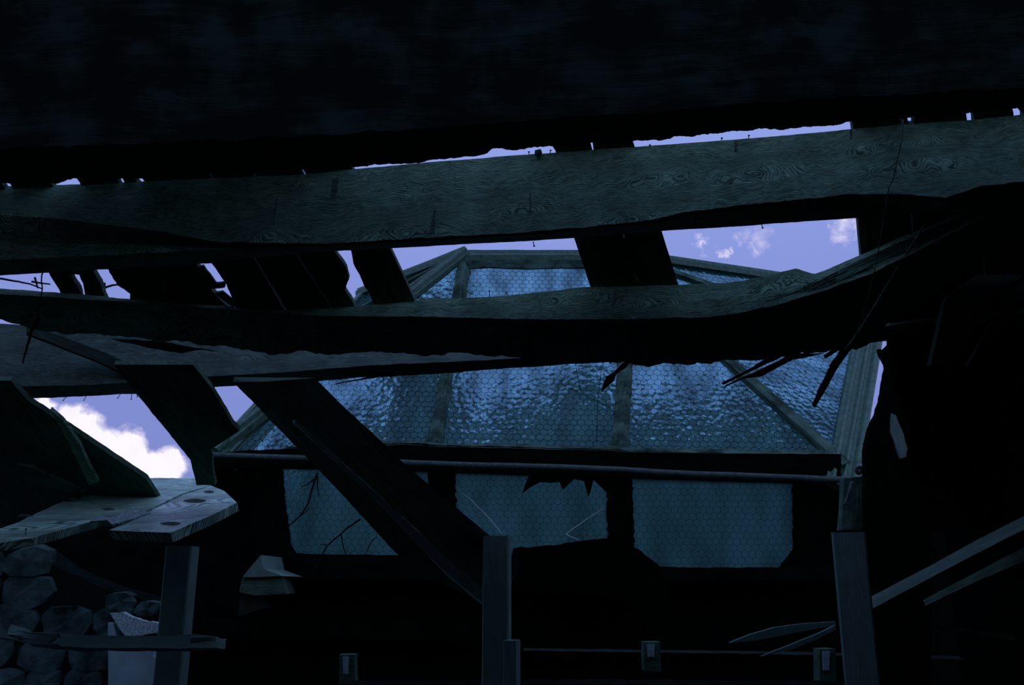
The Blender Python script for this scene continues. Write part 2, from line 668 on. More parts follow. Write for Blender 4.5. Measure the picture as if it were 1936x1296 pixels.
# wall below the skylight
wb = [(-700, 1800), (-700, 1010), (0, 1005), (100, 970), (385, 955), (392, 880), (505, 880), (520, 1060), (1500, 1085), (1530, 905), (1640, 905), (1640, 1000), (2400, 900), (2400, 1800)]
wbp = [P(x, y, 6.12) for x, y in wb]
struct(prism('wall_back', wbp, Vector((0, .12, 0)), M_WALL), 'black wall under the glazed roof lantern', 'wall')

# ------------------------------------------------------------------ big overhead timbers
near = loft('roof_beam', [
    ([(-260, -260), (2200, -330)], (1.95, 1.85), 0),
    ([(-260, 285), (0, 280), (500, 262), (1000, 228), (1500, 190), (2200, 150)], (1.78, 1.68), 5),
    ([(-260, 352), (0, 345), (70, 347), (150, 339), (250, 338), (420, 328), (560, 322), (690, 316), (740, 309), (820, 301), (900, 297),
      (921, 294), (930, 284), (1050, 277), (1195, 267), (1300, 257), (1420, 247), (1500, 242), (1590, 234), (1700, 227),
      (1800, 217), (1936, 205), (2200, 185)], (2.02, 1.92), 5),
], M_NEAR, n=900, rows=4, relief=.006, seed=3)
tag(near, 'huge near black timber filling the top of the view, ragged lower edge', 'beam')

b2 = loft('roof_beam', [
    ([(-200, 365), (0, 352), (150, 349), (270, 343), (560, 331), (690, 318), (820, 306), (1000, 292), (1195, 278), (1400, 263),
      (1500, 255), (1600, 245), (1700, 236), (1850, 226), (1936, 216), (2150, 200)], (3.06, 2.94), .7),
    ([(-200, 395), (0, 406), (120, 415), (300, 438), (400, 457), (600, 461), (780, 452), (1000, 439), (1100, 430), (1240, 415),
      (1290, 402), (1400, 388), (1500, 379), (1600, 368), (1700, 366), (1790, 374), (1850, 353), (1936, 343), (2150, 330)], (2.96, 2.84), 1.5),
    ([(-200, 465), (0, 459), (200, 462), (400, 464), (600, 463), (780, 454), (1000, 441), (1100, 432), (1240, 418),
      (1290, 406), (1400, 392), (1500, 383), (1600, 371), (1700, 370), (1790, 378), (1850, 357), (1936, 347), (2150, 334)], (2.99, 2.85), 1.5),
    ([(-200, 500), (0, 492), (200, 483), (400, 472), (600, 466), (780, 457), (1000, 444), (1100, 435), (1240, 421),
      (1290, 410), (1400, 396), (1500, 387), (1600, 376), (1700, 375), (1790, 382), (1850, 361), (1936, 351), (2150, 338)], (2.97, 2.86), 1),
    ([(-200, 530), (0, 521), (200, 510), (400, 498), (450, 490), (650, 474), (730, 470), (1085, 451), (1250, 437), (1400, 428),
      (1620, 412), (1700, 406), (1800, 400), (1936, 392), (2150, 380)], (3.09, 2.98), .8),
], M_BEAM, n=380, rows=4, relief=.0025, seed=8, close_vec=NRM * .17 + DDIR * .04)
tag(b2, 'long weathered grey beam with swirling grain just under the thin sky strip', 'beam')

b3top = [(-200, 528), (0, 546), (100, 553), (250, 566), (420, 579), (530, 589), (600, 584), (700, 578), (780, 571), (792, 565),
         (880, 564), (960, 560), (1010, 553), (1110, 543), (1280, 540), (1380, 534), (1448, 524), (1480, 513), (1505, 508), (1522, 514),
         (1540, 519), (1565, 510), (1600, 493), (1640, 477), (1700, 450), (1800, 409), (1900, 373), (2150, 285)]

def ytop3(x):
    for a, b in zip(b3top, b3top[1:]):
        if x <= b[0]:
            return a[1] + (b[1] - a[1]) * (x - a[0]) / (b[0] - a[0])
    return b3top[-1][1]


def yb3(m, under=False):
    """straight run, but always just inside the boards it carries"""
    def f(x, y):
        t = min(3.5 - (x + 200) * .00007, deckY(x, ytop3(x)) - .03)
        return min(t + .12, deckY(x, y) - .045) if under else t - m * (1 + min(1.2, max(0, (x - 1450) / 150)))
    return f


b3 = loft('broken_roof_beam', [
    (b3top, yb3(0), 1.6),
    ([(-200, 545), (0, 556), (250, 572), (440, 586), (600, 597), (800, 599), (1000, 604), (1170, 604), (1340, 600), (1400, 592),
      (1480, 574), (1560, 549), (1650, 516), (1720, 482), (1800, 441), (1860, 411), (1936, 377), (2150, 300)], yb3(.06), 1.2),
    ([(-200, 585), (0, 607), (60, 621), (110, 628), (250, 641), (400, 655), (520, 668), (700, 667), (900, 672), (1000, 676),
      (1100, 681), (1180, 689), (1300, 690), (1375, 683), (1450, 678), (1540, 665), (1640, 655), (1690, 600), (1760, 560), (1800, 530), (1936, 450), (2150, 340)],
     yb3(0, True), 6),
], M_BEAM, n=420, rows=4, relief=.004, seed=15, close_vec=NRM * .10)
B3 = Thing('broken_roof_beam', P(968, 600, 3.45), 'sagging black beam crossing the middle, torn into fibres where it rises to the right', 'beam')
b3.name = 'timber'
B3.add(b3)

b4 = loft('roof_beam', [
    ([(-200, 605), (0, 612), (300, 630), (600, 648), (900, 650), (1200, 645), (1500, 615), (1800, 572), (1936, 548), (2150, 510)], (4.02, 3.86), .5),
    ([(-200, 735), (0, 732), (200, 727), (400, 712), (540, 704), (700, 691), (860, 684), (1000, 677), (1200, 664), (1500, 640), (1800, 600),
      (1936, 592), (2150, 575)], (3.86, 3.72), 1.2),
    ([(-200, 765), (0, 757), (130, 751), (260, 745), (400, 733), (450, 730), (600, 722), (660, 716), (820, 708), (1000, 694), (1150, 685),
      (1200, 684), (1500, 668), (1640, 650), (1800, 628), (1936, 622), (2150, 605)], (4.0, 3.86), 1.2),
], M_REAR, n=360, rows=4, relief=.003, seed=22, close_vec=NRM * .14)
B4 = Thing('roof_beam', P(300, 700, 3.9), 'grey beam behind the sagging one, open sky and cloud right below its left half', 'beam')
b4.name = 'timber'
B4.add(b4)

# torn fibres of the broken beam on the right
for k in range(26):
    t0 = random.uniform(0, .75)
    L = random.uniform(.12, .3)

    def edge(t, s):
        x = 1450 + (1945 - 1450) * t
        hi = resample_x([(1450, 566), (1540, 532), (1600, 502), (1640, 484), (1700, 458), (1800, 417), (1900, 380), (1960, 355)], 40)
        lo = resample_x([(1450, 578), (1560, 556), (1650, 520), (1720, 486), (1800, 446), (1860, 415), (1960, 372)], 40)
        i = int(min(40, max(0, (x - 1450) / 510 * 40)))
        return (x, hi[i][1] + (lo[i][1] - hi[i][1]) * s)
    s = random.random()
    pts = [edge(min(1, t0 + L * i / 6), s + .04 * math.sin(i)) for i in range(7)]
    B3.add(pxtube('wood_fibre', pts, yb3(.05), .001, random.uniform(.003, .006), M_TORN, None, 4, .8, k))
# torn fibre comb at its left end, pointing left
for k in range(9):
    y0 = 560 + k * 2.6
    x0 = 1440 + random.uniform(-8, 28)
    B3.add(pxtube('wood_fibre', [(x0, y0 + 2), (1500, y0 - 12), (1570, y0 - 40), (1640, y0 - 74), (1760, y0 - 128), (1900, y0 - 183)], yb3(.05), .0008, .004, M_TORN, None, 4, .5, 40 + k))

# splinters hanging from it
SPL = [
    ([(1545, 662), (1480, 674), (1430, 698), (1368, 728), (1364, 724), (1412, 700), (1452, 676), (1500, 655)], 3.55),
    ([(1560, 668), (1500, 680), (1440, 712), (1408, 716), (1370, 733), (1372, 728), (1430, 702), (1500, 668)], 3.58),
    ([(1632, 590), (1648, 592), (1614, 655), (1588, 690), (1567, 728), (1541, 771), (1536, 766), (1556, 722), (1572, 692), (1600, 640)], 3.45),
    ([(1610, 640), (1618, 642), (1575, 694), (1568, 693), (1590, 662)], 3.42),
    ([(1190, 685), (1184, 694), (1164, 708), (1160, 720), (1137, 742), (1140, 727), (1146, 712), (1160, 704), (1178, 686)], 3.6),
    ([(1605, 648), (1600, 654), (1562, 678), (1558, 672), (1575, 660)], 3.47),
    ([(1375, 680), (1380, 675), (1448, 673), (1450, 679), (1420, 682)], 3.62),
    ([(300, 645), (430, 668), (376, 661), (340, 668), (290, 660), (205, 640)], 3.6),
    ([(640, 724), (700, 716), (760, 702), (700, 712), (632, 727)], 3.9),
]
for k, (poly, Y) in enumerate(SPL):
    B3.add(slab('splinter', poly, Y, Vector((.004, .022, .004)), M_DARK, None, jag=1.5, step=6, seed=50 + k, axis=P(*poly[0], Y) - P(*poly[len(poly) // 2], Y)))


def nail(px, py, Y, dx, dy, th, r=.0016):
    a = pt(px, py, Y)
    b = pt(px + dx, py + dy, Y)
    d = (b - a)
    hd = b - d.normalized() * .002
    ob = tubes('nail', [([a, b], r), ([hd, b], r * 2.6)], M_NAIL, None, 6, False)
    return th.add(ob)


B2 = Thing('roof_beam', P(968, 380, 3.0), 'long weathered grey beam with swirling grain just under the thin sky strip', 'beam')
del b2['label'], b2['category']
b2.name = 'timber'
B2.add(b2)
for (x, y, dx, dy) in ((1415, 262, 1, -6), (1364, 265, 1, -4), (1000, 292, 0, -5), (1040, 290, 1, -6), (1440, 424, 2, 8), (1008, 457, 2, 9), (1228, 277, 1, -3)):
    nail(x, y, 2.98, dx, dy, B2)
for (x, y, dx, dy) in ((126, 750, -7, 8), (164, 748, -6, 10), (228, 745, -6, 9), (249, 744, -1, 12), (258, 743, 2, 8), (740, 705, -2, 9)):
    nail(x, y, 3.93, dx, dy, B4)
for (x, y, dx, dy) in ((926, 562, -1, -11), (963, 562, -6, -9), (790, 566, 4, -5)):
    nail(x, y, 3.47, dx, dy, B3)
mv, mf = [], []
bm = bmesh.new()
bmesh.ops.create_icosphere(bm, subdivisions=2, radius=.014)
c = P(1018, 289, 2.98)
for v in bm.verts:
    v.co = v.co * (1 + .5 * noise.noise(v.co * 140)) + c
me = bpy.data.meshes.new('moss_tuft')
bm.to_mesh(me)
bm.free()
me.materials.append(M_LEAF)
mo = bpy.data.objects.new('moss_tuft', me)
COL.objects.link(mo)
B2.add(mo)
# dark slots / water stains as shallow grooves are cut pieces of old battens left on the beam
for (poly) in ([(630, 338), (640, 336), (637, 360), (628, 376), (624, 374)], [(1607, 246), (1612, 246), (1610, 300), (1612, 345), (1607, 345)],
               [(1390, 266), (1394, 266), (1394, 283), (1390, 284)], [(821, 395), (824, 396), (820, 440), (812, 442), (815, 420)],
               [(1001, 365), (1004, 365), (1004, 400), (1000, 400)]):
    B2.add(slab('batten_mark', poly, lambda x, y: 2.93 + .0007 * (360 - y) - (x - 968) * .00006 - .008, Vector((0, .012, .002)), M_REAR, None, jag=2.2, step=6, seed=9, lam=14))

# ------------------------------------------------------------------ deck boards still lying on the beams
TH = NRM * .028


def deck(poly, label, jag=1.2, je=None, seed=1, off=.012, mat=None, Y=None):
    f = Y or (lambda x, y: deckY(x, y, off))
    # boards run on unseen up the roof, lengthened to shade the left beam
    poly = [((2000 + (x - 2000) * 1.15, 2900 + (y - 2900) * 1.15) if (y <= 272 and x < 662 and max(p[0] for p in poly) < 900) else (x, y)) for x, y in poly]
    o = slab('deck_board', poly, f, TH, mat or M_DECK, None, jag=jag, step=7, axis=DDIR, seed=seed, jag_edges=je)
    tag(o, label, 'board')
    return o


deck([(1010, 225), (1109, 225), (1117, 272), (1122, 292), (1178, 441), (1210, 548), (1216, 600), (1135, 600), (1117, 545), (1086, 452), (1050, 285)],
     'left half of the wide dark board pair crossing right of the glazed ridge', .5, seed=2)
deck([(1115, 225), (1184, 225), (1197, 268), (1251, 437), (1283, 540), (1300, 600), (1216, 600), (1210, 548), (1178, 441), (1124, 292)],
     'right half of the wide dark board pair, pale edge against the sky', .4, seed=3)
deck([(535, 250), (650, 250), (738, 471), (783, 566), (800, 610), (722, 610), (708, 577), (697, 552), (688, 540), (680, 520), (668, 498), (664, 475), (578, 330)],
     'dark board with nibbled left side beside the glazed ridge', 1.4, (5, 6, 7, 8, 9, 10, 11), seed=4)
deck([(470, 260), (532, 260), (572, 330), (634, 478), (655, 508), (660, 528), (652, 548), (664, 566), (671, 580), (680, 600), (640, 600), (629, 584), (563, 482)],
     'board with bitten-out right edge left of the first sky slot', 1.4, (1, 2, 3, 4, 5, 6, 7), seed=5)
deck([(395, 260), (466, 262), (560, 484), (626, 584), (634, 600), (552, 600), (543, 589), (488, 497)],
     'straight dark board, second left of the bitten-edged board', .6, seed=6)
deck([(232, 262), (392, 262), (484, 497), (538, 589), (545, 600), (452, 600), (443, 578), (437, 560), (428, 538), (412, 515), (403, 502), (272, 342)],
     'dark board with rough left edge bordering the small kinked sky slot', 1.6, (6, 7, 8, 9, 10), seed=7)
deck([(195, 270), (226, 270), (256, 340), (373, 500), (392, 538), (410, 560), (440, 590), (322, 590), (302, 500), (233, 340)],
     'dark board left of the small kinked sky slot', 1.3, (3, 4, 5), seed=8)
deck([(110, 270), (188, 270), (222, 340), (300, 500), (320, 590), (246, 590), (246, 556), (222, 540), (207, 516), (151, 346)],
     'torn narrow board right of the twiggy sky slot', 2.2, (5, 6, 7, 8), seed=9)
deck([(-20, 270), (52, 270), (97, 346), (178, 516), (190, 536), (196, 556), (205, 590), (166, 590), (157, 536), (150, 520), (134, 519), (138, 530), (150, 548), (158, 590), (126, 590), (112, 548), (95, 522), (22, 352)],
     'torn board between the two leftmost sky slots', 1.6, (3, 4, 5, 8, 9, 10, 11, 12), seed=10)
deck([(-160, 270), (-40, 270), (5, 350), (55, 440), (70, 500), (-140, 500)], 'remnant of dark board at the far left behind the upper beam', .8, seed=11)
# little laths in the left slots
for (poly, lab, sd) in [
    ([(375, 505), (384, 503), (408, 536), (428, 534), (425, 544), (398, 547), (388, 538)], 'curled pale lath crossing the small kinked sky slot', 1),
    ([(246, 512), (272, 514), (296, 540), (304, 566), (290, 566), (268, 540)], 'grey leaning lath in the dark left of the kinked sky slot', 2),
    ([(405, 555), (420, 552), (450, 578), (440, 582)], 'splintered pale lath end below the kinked sky slot', 3)]:
    tag(slab('lath', poly, lambda x, y: deckY(x, y, -.01), NRM * .012, M_BEAM, None, jag=1.2, step=5, axis=DDIR, seed=60 + sd), lab, 'lath')

deck([(1540, 170), (1604, 165), (1613, 246), (1622, 412), (1628, 480), (1632, 520), (1646, 520), (1650, 480), (1650, 412), (1640, 246), (1630, 165)],
     'narrow dark board edge at the right end of the big sky opening', .3, seed=12)
deck([(1616, 165), (1696, 165), (1722, 404), (1724, 432), (1728, 520), (1640, 520), (1636, 412), (1616, 246)],
     'dark board left of the bright vertical slit on the right', .8, seed=13)
deck([(1700, 165), (1712, 210), (1718, 234), (1728, 234), (1728, 215), (1745, 165), (1820, 165), (1850, 400), (1860, 520), (1732, 520), (1727, 432), (1725, 404)],
     'dark board right of the bright vertical slit', 1.0, seed=14)
deck([(1824, 165), (1900, 165), (1916, 212), (1936, 400), (1960, 520), (1866, 520), (1852, 400), (1842, 222)],
     'dark board near the top right corner', 1.0, seed=15)
deck([(1912, 165), (2140, 165), (2160, 520), (1966, 520), (1942, 400), (1935, 215), (1925, 205)],
     'rightmost dark deck board', 1.0, seed=16)
# boards right of the broken beam, lower right, with the thin dotted slit
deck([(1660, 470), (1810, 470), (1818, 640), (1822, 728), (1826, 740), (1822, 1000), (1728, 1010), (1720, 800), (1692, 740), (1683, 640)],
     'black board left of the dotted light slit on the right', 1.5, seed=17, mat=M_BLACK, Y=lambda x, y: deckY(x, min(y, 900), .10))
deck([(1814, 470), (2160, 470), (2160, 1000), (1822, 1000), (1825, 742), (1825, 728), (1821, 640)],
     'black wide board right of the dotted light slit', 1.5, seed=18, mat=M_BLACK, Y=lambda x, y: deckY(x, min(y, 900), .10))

# boards hanging below the rear beam on the left
deck([(-260, 720), (20, 720), (52, 757), (180, 842), (276, 906), (320, 975), (180, 1010), (-260, 1050)],
     'broad dark board left of the cloud opening', 1.2, (2, 3), seed=19)
deck([(215, 690), (365, 690), (400, 735), (440, 803), (452, 815), (400, 850), (402, 890), (408, 918), (371, 918), (366, 895), (360, 870), (258, 745)],
     'short dark board between the cloud opening and the small sky triangle', 1.5, (2, 3, 8, 9, 10), seed=20)
# stripped batten across the left board
tag(slab('batten', [(95, 775), (118, 795), (150, 840), (170, 885), (186, 912), (168, 918), (150, 880), (120, 820)], lambda x, y: deckY(x, y, -.05), NRM * .02, M_BEAM, None, .8, seed=21, axis=DDIR),
    'curled batten nailed under the broad left board', 'batten')
tag(slab('batten', [(30, 880), (60, 885), (160, 932), (150, 945), (100, 925)], lambda x, y: deckY(x, y, -.06), NRM * .02, M_FRAME, None, .8, seed=23),
    'short grey batten just above the wet planks', 'batten')
# thin slanting bar in front of the rear beam, left
tag(loft('batten', [([(50, 612), (200, 667), (345, 738)], (3.74, 3.9), 0), ([(50, 630), (180, 681), (335, 752)], (3.72, 3.88), .8), ([(50, 634), (180, 685), (330, 756)], (3.76, 3.92), .5)], M_DARK, n=60, rows=2, seed=5),
    'thin black batten slanting down across the grey rear beam', 'batten')

# wide diagonal rafter
r1 = [(440, 722), (560, 845), (660, 950), (750, 1048), (840, 1105), (945, 1160)]
r2 = [(505, 722), (566, 800), (640, 872), (720, 945), (800, 1020), (865, 1080), (945, 1145)]
r3 = [(596, 715), (650, 770), (700, 815), (755, 868), (820, 925), (880, 975), (985, 1062)]
raf = loft('rafter', [
    (r3, lambda x, y: deckY(x, y, -.02), 1.0),
    (r2, lambda x, y: deckY(x, y, -.10), 1.0),
    (r1, lambda x, y: deckY(x, y, -.02), 1.5),
], M_DECK, n=140, rows=4, relief=.003, byx=False, seed=33, close_vec=NRM * .03)
RA = Thing('rafter', P(930, 1130, 4.9), 'wide dark rafter falling diagonally across the glazing to the middle post', 'rafter')
raf.name = 'timber'
RA.add(raf)
RA.add(loft('lit_edge', [  # raised line along the rafter, coloured as if lit
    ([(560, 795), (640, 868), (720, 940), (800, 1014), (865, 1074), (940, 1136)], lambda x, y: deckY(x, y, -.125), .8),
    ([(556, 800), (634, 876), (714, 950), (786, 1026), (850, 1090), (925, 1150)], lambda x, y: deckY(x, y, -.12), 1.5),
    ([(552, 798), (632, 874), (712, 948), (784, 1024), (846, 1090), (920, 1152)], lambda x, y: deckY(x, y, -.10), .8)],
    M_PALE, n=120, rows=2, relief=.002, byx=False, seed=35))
# right narrow rafter at left of small sky triangle handled by deck board

# ------------------------------------------------------------------ glazed roof lantern
LT = Thing('roof_lantern', P(1000, 1070, 6.0), 'hipped glass roof lantern of wired glass in rotting frames', 'skylight')
A = P(398, 858, 6.0)
B = P(1598, 880, 6.0)
E = P(880, 478, 6.95)
ABn = (B - A).cross(E - A).normalized()


def on_plane(px, py, a, nrm, off=0.0):
    r = ray(px, py)
    t = (a + nrm * off - EYE).dot(nrm) / r.dot(nrm)
    return EYE + r * t


F = on_plane(1145, 478, A, ABn)
D = P(680, 556, 7.6)
C = P(1676, 556, 7.5)
LEn = (D - A).cross(E - A).normalized()
REn = (C - B).cross(F - B).normalized()


def quad_pane(name, pts, mat, normal, udir, hexpitch, wire_off=.01, wires=True):
    """glass pane with its wire mesh as a sub-part"""
    if normal.y > 0:
        normal = -normal          # towards the viewer
    th = -normal * .007
    vd = normal.cross(udir).normalized()
    m = len(pts)
    vs = list(pts) + [p + th for p in pts]
    faces = [tuple(range(m)), tuple(range(2 * m - 1, m - 1, -1))] + [(i, i + m, (i + 1) % m + m, (i + 1) % m) for i in range(m)]
    uvs = [(p.dot(udir), p.dot(vd)) for p in vs]
    g = new_obj(name, vs, faces, mat, None, uvs)
    LT.add(g)
    if wires:
        # hexagonal netting clipped to the polygon
        o = pts[0]
        P2 = [((p - o).dot(udir), (p - o).dot(vd)) for p in pts]

        def inside(x, y):
            c = False
            j = m - 1
            for i in range(m):
                xi, yi = P2[i]
                xj, yj = P2[j]
                if (yi > y) != (yj > y) and x < (xj - xi) * (y - yi) / (yj - yi) + xi:
                    c = not c
                j = i
            return c
        s = hexpitch / math.sqrt(3)
        xs = [p[0] for p in P2]
        ys = [p[1] for p in P2]
        V, Fc = [], []
        w = .0015 if mat is G_UP else .0009
        ni = int((max(xs) - min(xs)) / hexpitch) + 3
        nj = int((max(ys) - min(ys)) / (1.5 * s)) + 3

        def seg(a, b):
            mx, my = (a[0] + b[0]) / 2, (a[1] + b[1]) / 2
            if not (inside(*a) and inside(*b)):
                return
            A3 = o + udir * a[0] + vd * a[1] + normal * .003
            B3_ = o + udir * b[0] + vd * b[1] + normal * .003
            d = (B3_ - A3).normalized()
            sd = d.cross(normal) * w
            k = len(V)
            for q in (A3, B3_):
                V.extend([q + sd, q - sd, q + normal * w * 1.4])
            Fc.extend([(k, k + 1, k + 4, k + 3), (k + 1, k + 2, k + 5, k + 4), (k + 2, k, k + 3, k + 5)])
        for j in range(-1, nj):
            for i in range(-1, ni):
                cx = min(xs) + (i + (.5 if j % 2 else 0)) * hexpitch
                cy = min(ys) + j * 1.5 * s
                wob = lambda x, y: (x + .006 * noise.noise(Vector((x * 9, y * 9, 1))), y + .006 * noise.noise(Vector((x * 9, y * 9, 5))))
                t_ = wob(cx, cy + s)
                r_ = wob(cx + hexpitch / 2, cy + s / 2)
                rb = wob(cx + hexpitch / 2, cy - s / 2)
                l_ = wob(cx - hexpitch / 2, cy + s / 2)
                seg(t_, r_)
                seg(t_, l_)
                seg(r_, rb)
        if V:
            wm = new_obj('wire_mesh', V, Fc, M_WIRE, None)
            stuff(wm)
            wm.parent = g
            wm.matrix_parent_inverse = g.matrix_world.inverted()
            wm.parent = g
    return g


U_AB = (B - A).normalized()
HP = .052


def front(px, py, off=0.0):
    return on_plane(px, py, A, ABn, off)


# front slope panes (left, middle, right); they run up behind the sagging beam to the ridge
quad_pane('glass_pane', [front(*p) for p in ((440, 858), (822, 855), (850, 700), (880, 505), (866, 494), (690, 630))], G_UP, ABn, U_AB, HP)
quad_pane('glass_pane', [front(*p) for p in ((823, 855), (1172, 858), (1183, 690), (1194, 500), (882, 492), (851, 700))], G_UP, ABn, U_AB, HP)
quad_pane('glass_pane', [front(*p) for p in ((1173, 858), (1580, 864), (1390, 690), (1196, 520), (1184, 690))], G_UP, ABn, U_AB, HP)
# end triangles
quad_pane('glass_pane', [A.lerp(E, .04), A.lerp(E, .96), D.lerp(E, .9), D.lerp(A, .05)], G_UP, LEn, (D - A).normalized(), HP)
quad_pane('glass_pane', [B.lerp(F, .03), B.lerp(F, .97), C.lerp(F, .9), C.lerp(B, .05)], G_UP, REn, (C - B).normalized(), HP)


# lower vertical panes (below the eave)
YL = 6.03
NV = Vector((0, -1, 0))
quad_pane('glass_pane', [P(x, y, YL) for x, y in ((512, 882), (835, 885), (835, 1062), (530, 1062))], G_LOW, NV, RX, HP * .9)
quad_pane('glass_pane', [P(x, y, YL) for x, y in ((835, 885), (1172, 895), (1172, 1080), (835, 1075))], G_LOW, NV, RX, HP * .9)
quad_pane('glass_pane', [P(x, y, YL) for x, y in ((1172, 895), (1515, 900), (1515, 1085), (1172, 1085))], G_LOW, NV, RX, HP * .9)

fn = ABn if ABn.y < 0 else -ABn
# glazing bars of the front slope, with swollen rotten feet
for (x0, y0, x1, y1, wpx, sd) in ((822, 850, 878, 500, 25, 1), (1172, 856, 1194, 500, 30, 2)):
    n = 60
    Lr, Rr = [], []
    for i in range(n + 1):
        t = i / n
        cx = x0 + (x1 - x0) * t
        cy = y0 + (y1 - y0) * t
        fl = 28 * math.exp(-t * 26) if sd == 1 else 12 * math.exp(-t * 20)
        fr_ = 6 * math.exp(-t * 20)
        j1 = 2.5 * frac(i * 6, sd, 20)
        j2 = 2.5 * frac(i * 6, sd + 20, 20)
        Lr.append((cx - wpx / 2 - fl + j1, cy))
        Rr.append((cx + wpx / 2 + fr_ + j2, cy))
    vs, uvs, fs = [], [], []
    for i in range(n + 1):
        a, b = front(*Lr[i]), front(*Rr[i])
        mid1, mid2 = a.lerp(b, .35), a.lerp(b, .65)
        ring = [a, mid1 + fn * (.03 + .006 * frac(i * 6, 8, 15)), mid2 + fn * (.032 + .012 * frac(i * 9, 4, 12)), b, b - fn * .03, a - fn * .03]
        vs += ring
        uvs += [(i * .03, k * .025) for k in range(6)]
    for i in range(n):
        for j in range(6):
            j2_ = (j + 1) % 6
            fs.append((i * 6 + j, i * 6 + j2_, (i + 1) * 6 + j2_, (i + 1) * 6 + j))
    fs.append(tuple(range(6)))
    fs.append(tuple(n * 6 + j for j in range(6)))
    LT.add(new_obj('glazing_bar', vs, fs, M_FRAME, None, uvs))

# hip bars, with raised rolls on their outer sides
roll = [(-.055, -.03), (.055, -.03), (.055, .012), (.035, .018), (.028, .045), (0, .06), (-.028, .045), (-.035, .018), (-.055, .012)]
upf = fn
LT.add(bar('hip_bar', A, E, .1, .06, M_METAL, None, (fn + Vector((-.5, 0, .2))).normalized(), 12, .002, 3, roll))
LT.add(bar('hip_bar', B, F, .1, .06, M_FRAME, None, (fn + Vector((.5, 0, .2))).normalized(), 12, .002, 4,
           [(-.06, -.02), (.06, -.02), (.06, .02), (-.06, .02)]))
LT.add(bar('hip_bar', D, E, .1, .06, M_METAL, None, Vector((0, 0, 1)), 10, .002, 5, roll))
LT.add(bar('hip_bar', C, F, .1, .06, M_METAL, None, Vector((0, 0, 1)), 10, .002, 6, roll))
# bars in the end triangles
LT.add(bar('end_glazing_bar', A.lerp(D, .4), E.lerp(A, .02) + Vector((-.03, 0, 0)), .07, .05, M_FRAME, None, (-LEn if LEn.y > 0 else LEn), 8, .002, 7))
LT.add(bar('end_glazing_bar', A.lerp(D, .75), E.lerp(D, .05), .05, .04, M_FRAME, None, (-LEn if LEn.y > 0 else LEn), 8, .002, 8))
LT.add(bar('end_glazing_bar', C.lerp(B, .35), F.lerp(C, .05), .06, .05, M_FRAME, None, (-REn if REn.y > 0 else REn), 8, .002, 9))
# ridge
ridge_prof = [(-.05, -.10), (.05, -.10), (.06, -.02), (.035, 0), (.03, .03), (0, .045), (-.03, .03), (-.035, 0), (-.06, -.02)]
LT.add(bar('ridge_cap', E + Vector((-.02, 0, -.02)), F + Vector((.02, 0, -.02)), .1, .1, M_METAL, None, Vector((0, 0, 1)), 14, .002, 10, ridge_prof))
LT.add(slab('ridge_board', [(884, 492), (1150, 492), (1150, 507), (1060, 506), (1000, 509), (930, 505), (888, 508)], 6.84, Vector((0, .03, 0)), M_FRAME, None, 1.0, seed=12))
# eaves of both ends: broad flashing with parallel ridges
prof = [(-.11, -.05), (.11, -.05), (.11, .0), (.10, .03), (.08, .045), (.06, .03), (.045, .0), (.02, .0), (.008, .02), (-.008, .02), (-.02, 0), (-.05, 0), (-.06, .02), (-.08, .02), (-.09, 0), (-.11, .0)]
LT.add(bar('eave_flashing', P(1592, 920, 5.9), P(1660, 545, 7.35), .1, .1, M_METAL, None, Vector((0, -1, .0)), 20, .001, 11, prof))
prof2 = [(-a, b) for a, b in prof]
LT.add(bar('eave_flashing', P(425, 868, 5.98), P(512, 770, 6.3), .1, .1, M_METAL, None, Vector((.3, -1, .0)), 20, .001, 12, prof2))
LT.add(bar('eave_flashing', P(425, 868, 5.98).lerp(P(512, 770, 6.3), .98), P(700, 565, 7.6), .1, .1, M_METAL, None, Vector((.3, -1, .0)), 20, .001, 13, prof2))

# eave transom (black) and posts
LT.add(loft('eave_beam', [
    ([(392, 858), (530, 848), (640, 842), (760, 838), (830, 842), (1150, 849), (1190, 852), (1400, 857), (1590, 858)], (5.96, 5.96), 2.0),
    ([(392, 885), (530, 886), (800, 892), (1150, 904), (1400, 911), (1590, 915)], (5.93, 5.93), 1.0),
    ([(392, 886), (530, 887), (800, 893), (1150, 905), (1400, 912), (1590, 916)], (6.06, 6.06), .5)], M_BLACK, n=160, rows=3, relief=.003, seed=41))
LT.add(loft('putty_line', [
    ([(540, 843), (760, 833), (830, 838), (1150, 843), (1190, 847), (1400, 850), (1575, 852)], (5.985, 5.985), 2.5),
    ([(540, 849), (760, 841), (830, 845), (1150, 852), (1190, 855), (1400, 858), (1575, 859)], (5.955, 5.955), 1.2),
    ([(540, 850), (760, 842), (830, 846), (1150, 853), (1190, 856), (1400, 859), (1575, 860)], (5.99, 5.99), 0)], M_FRAME, n=200, rows=2, relief=.003, seed=43, close_vec=Vector((0, .01, .01))))


def vpost(name, l, r, mat, Y, dep, jag, seed, parent=LT):
    n = 60
    ll, rr = resample_l(l, n), resample_l(r, n)
    vs, uvs, fs = [], [], []
    for i in range(n + 1):
        a = P(ll[i][0] + jag * frac(i * 8, seed, 22), ll[i][1], Y)
        b = P(rr[i][0] + jag * frac(i * 8, seed + 9, 22), rr[i][1], Y)
        vs += [a, b, b + Vector((0, dep, 0)), a + Vector((0, dep, 0))]
        uvs += [(a.z, 0), (a.z, .12), (a.z, .2), (a.z, .3)]
    for i in range(n):
        for j in range(4):
            j2_ = (j + 1) % 4
            fs.append((i * 4 + j, i * 4 + j2_, (i + 1) * 4 + j2_, (i + 1) * 4 + j))
    fs.append((0, 1, 2, 3))
    fs.append(tuple(n * 4 + j for j in range(4)))
    o = new_obj(name, vs, fs, mat, None, uvs)
    if parent:
        parent.add(o)
    return o


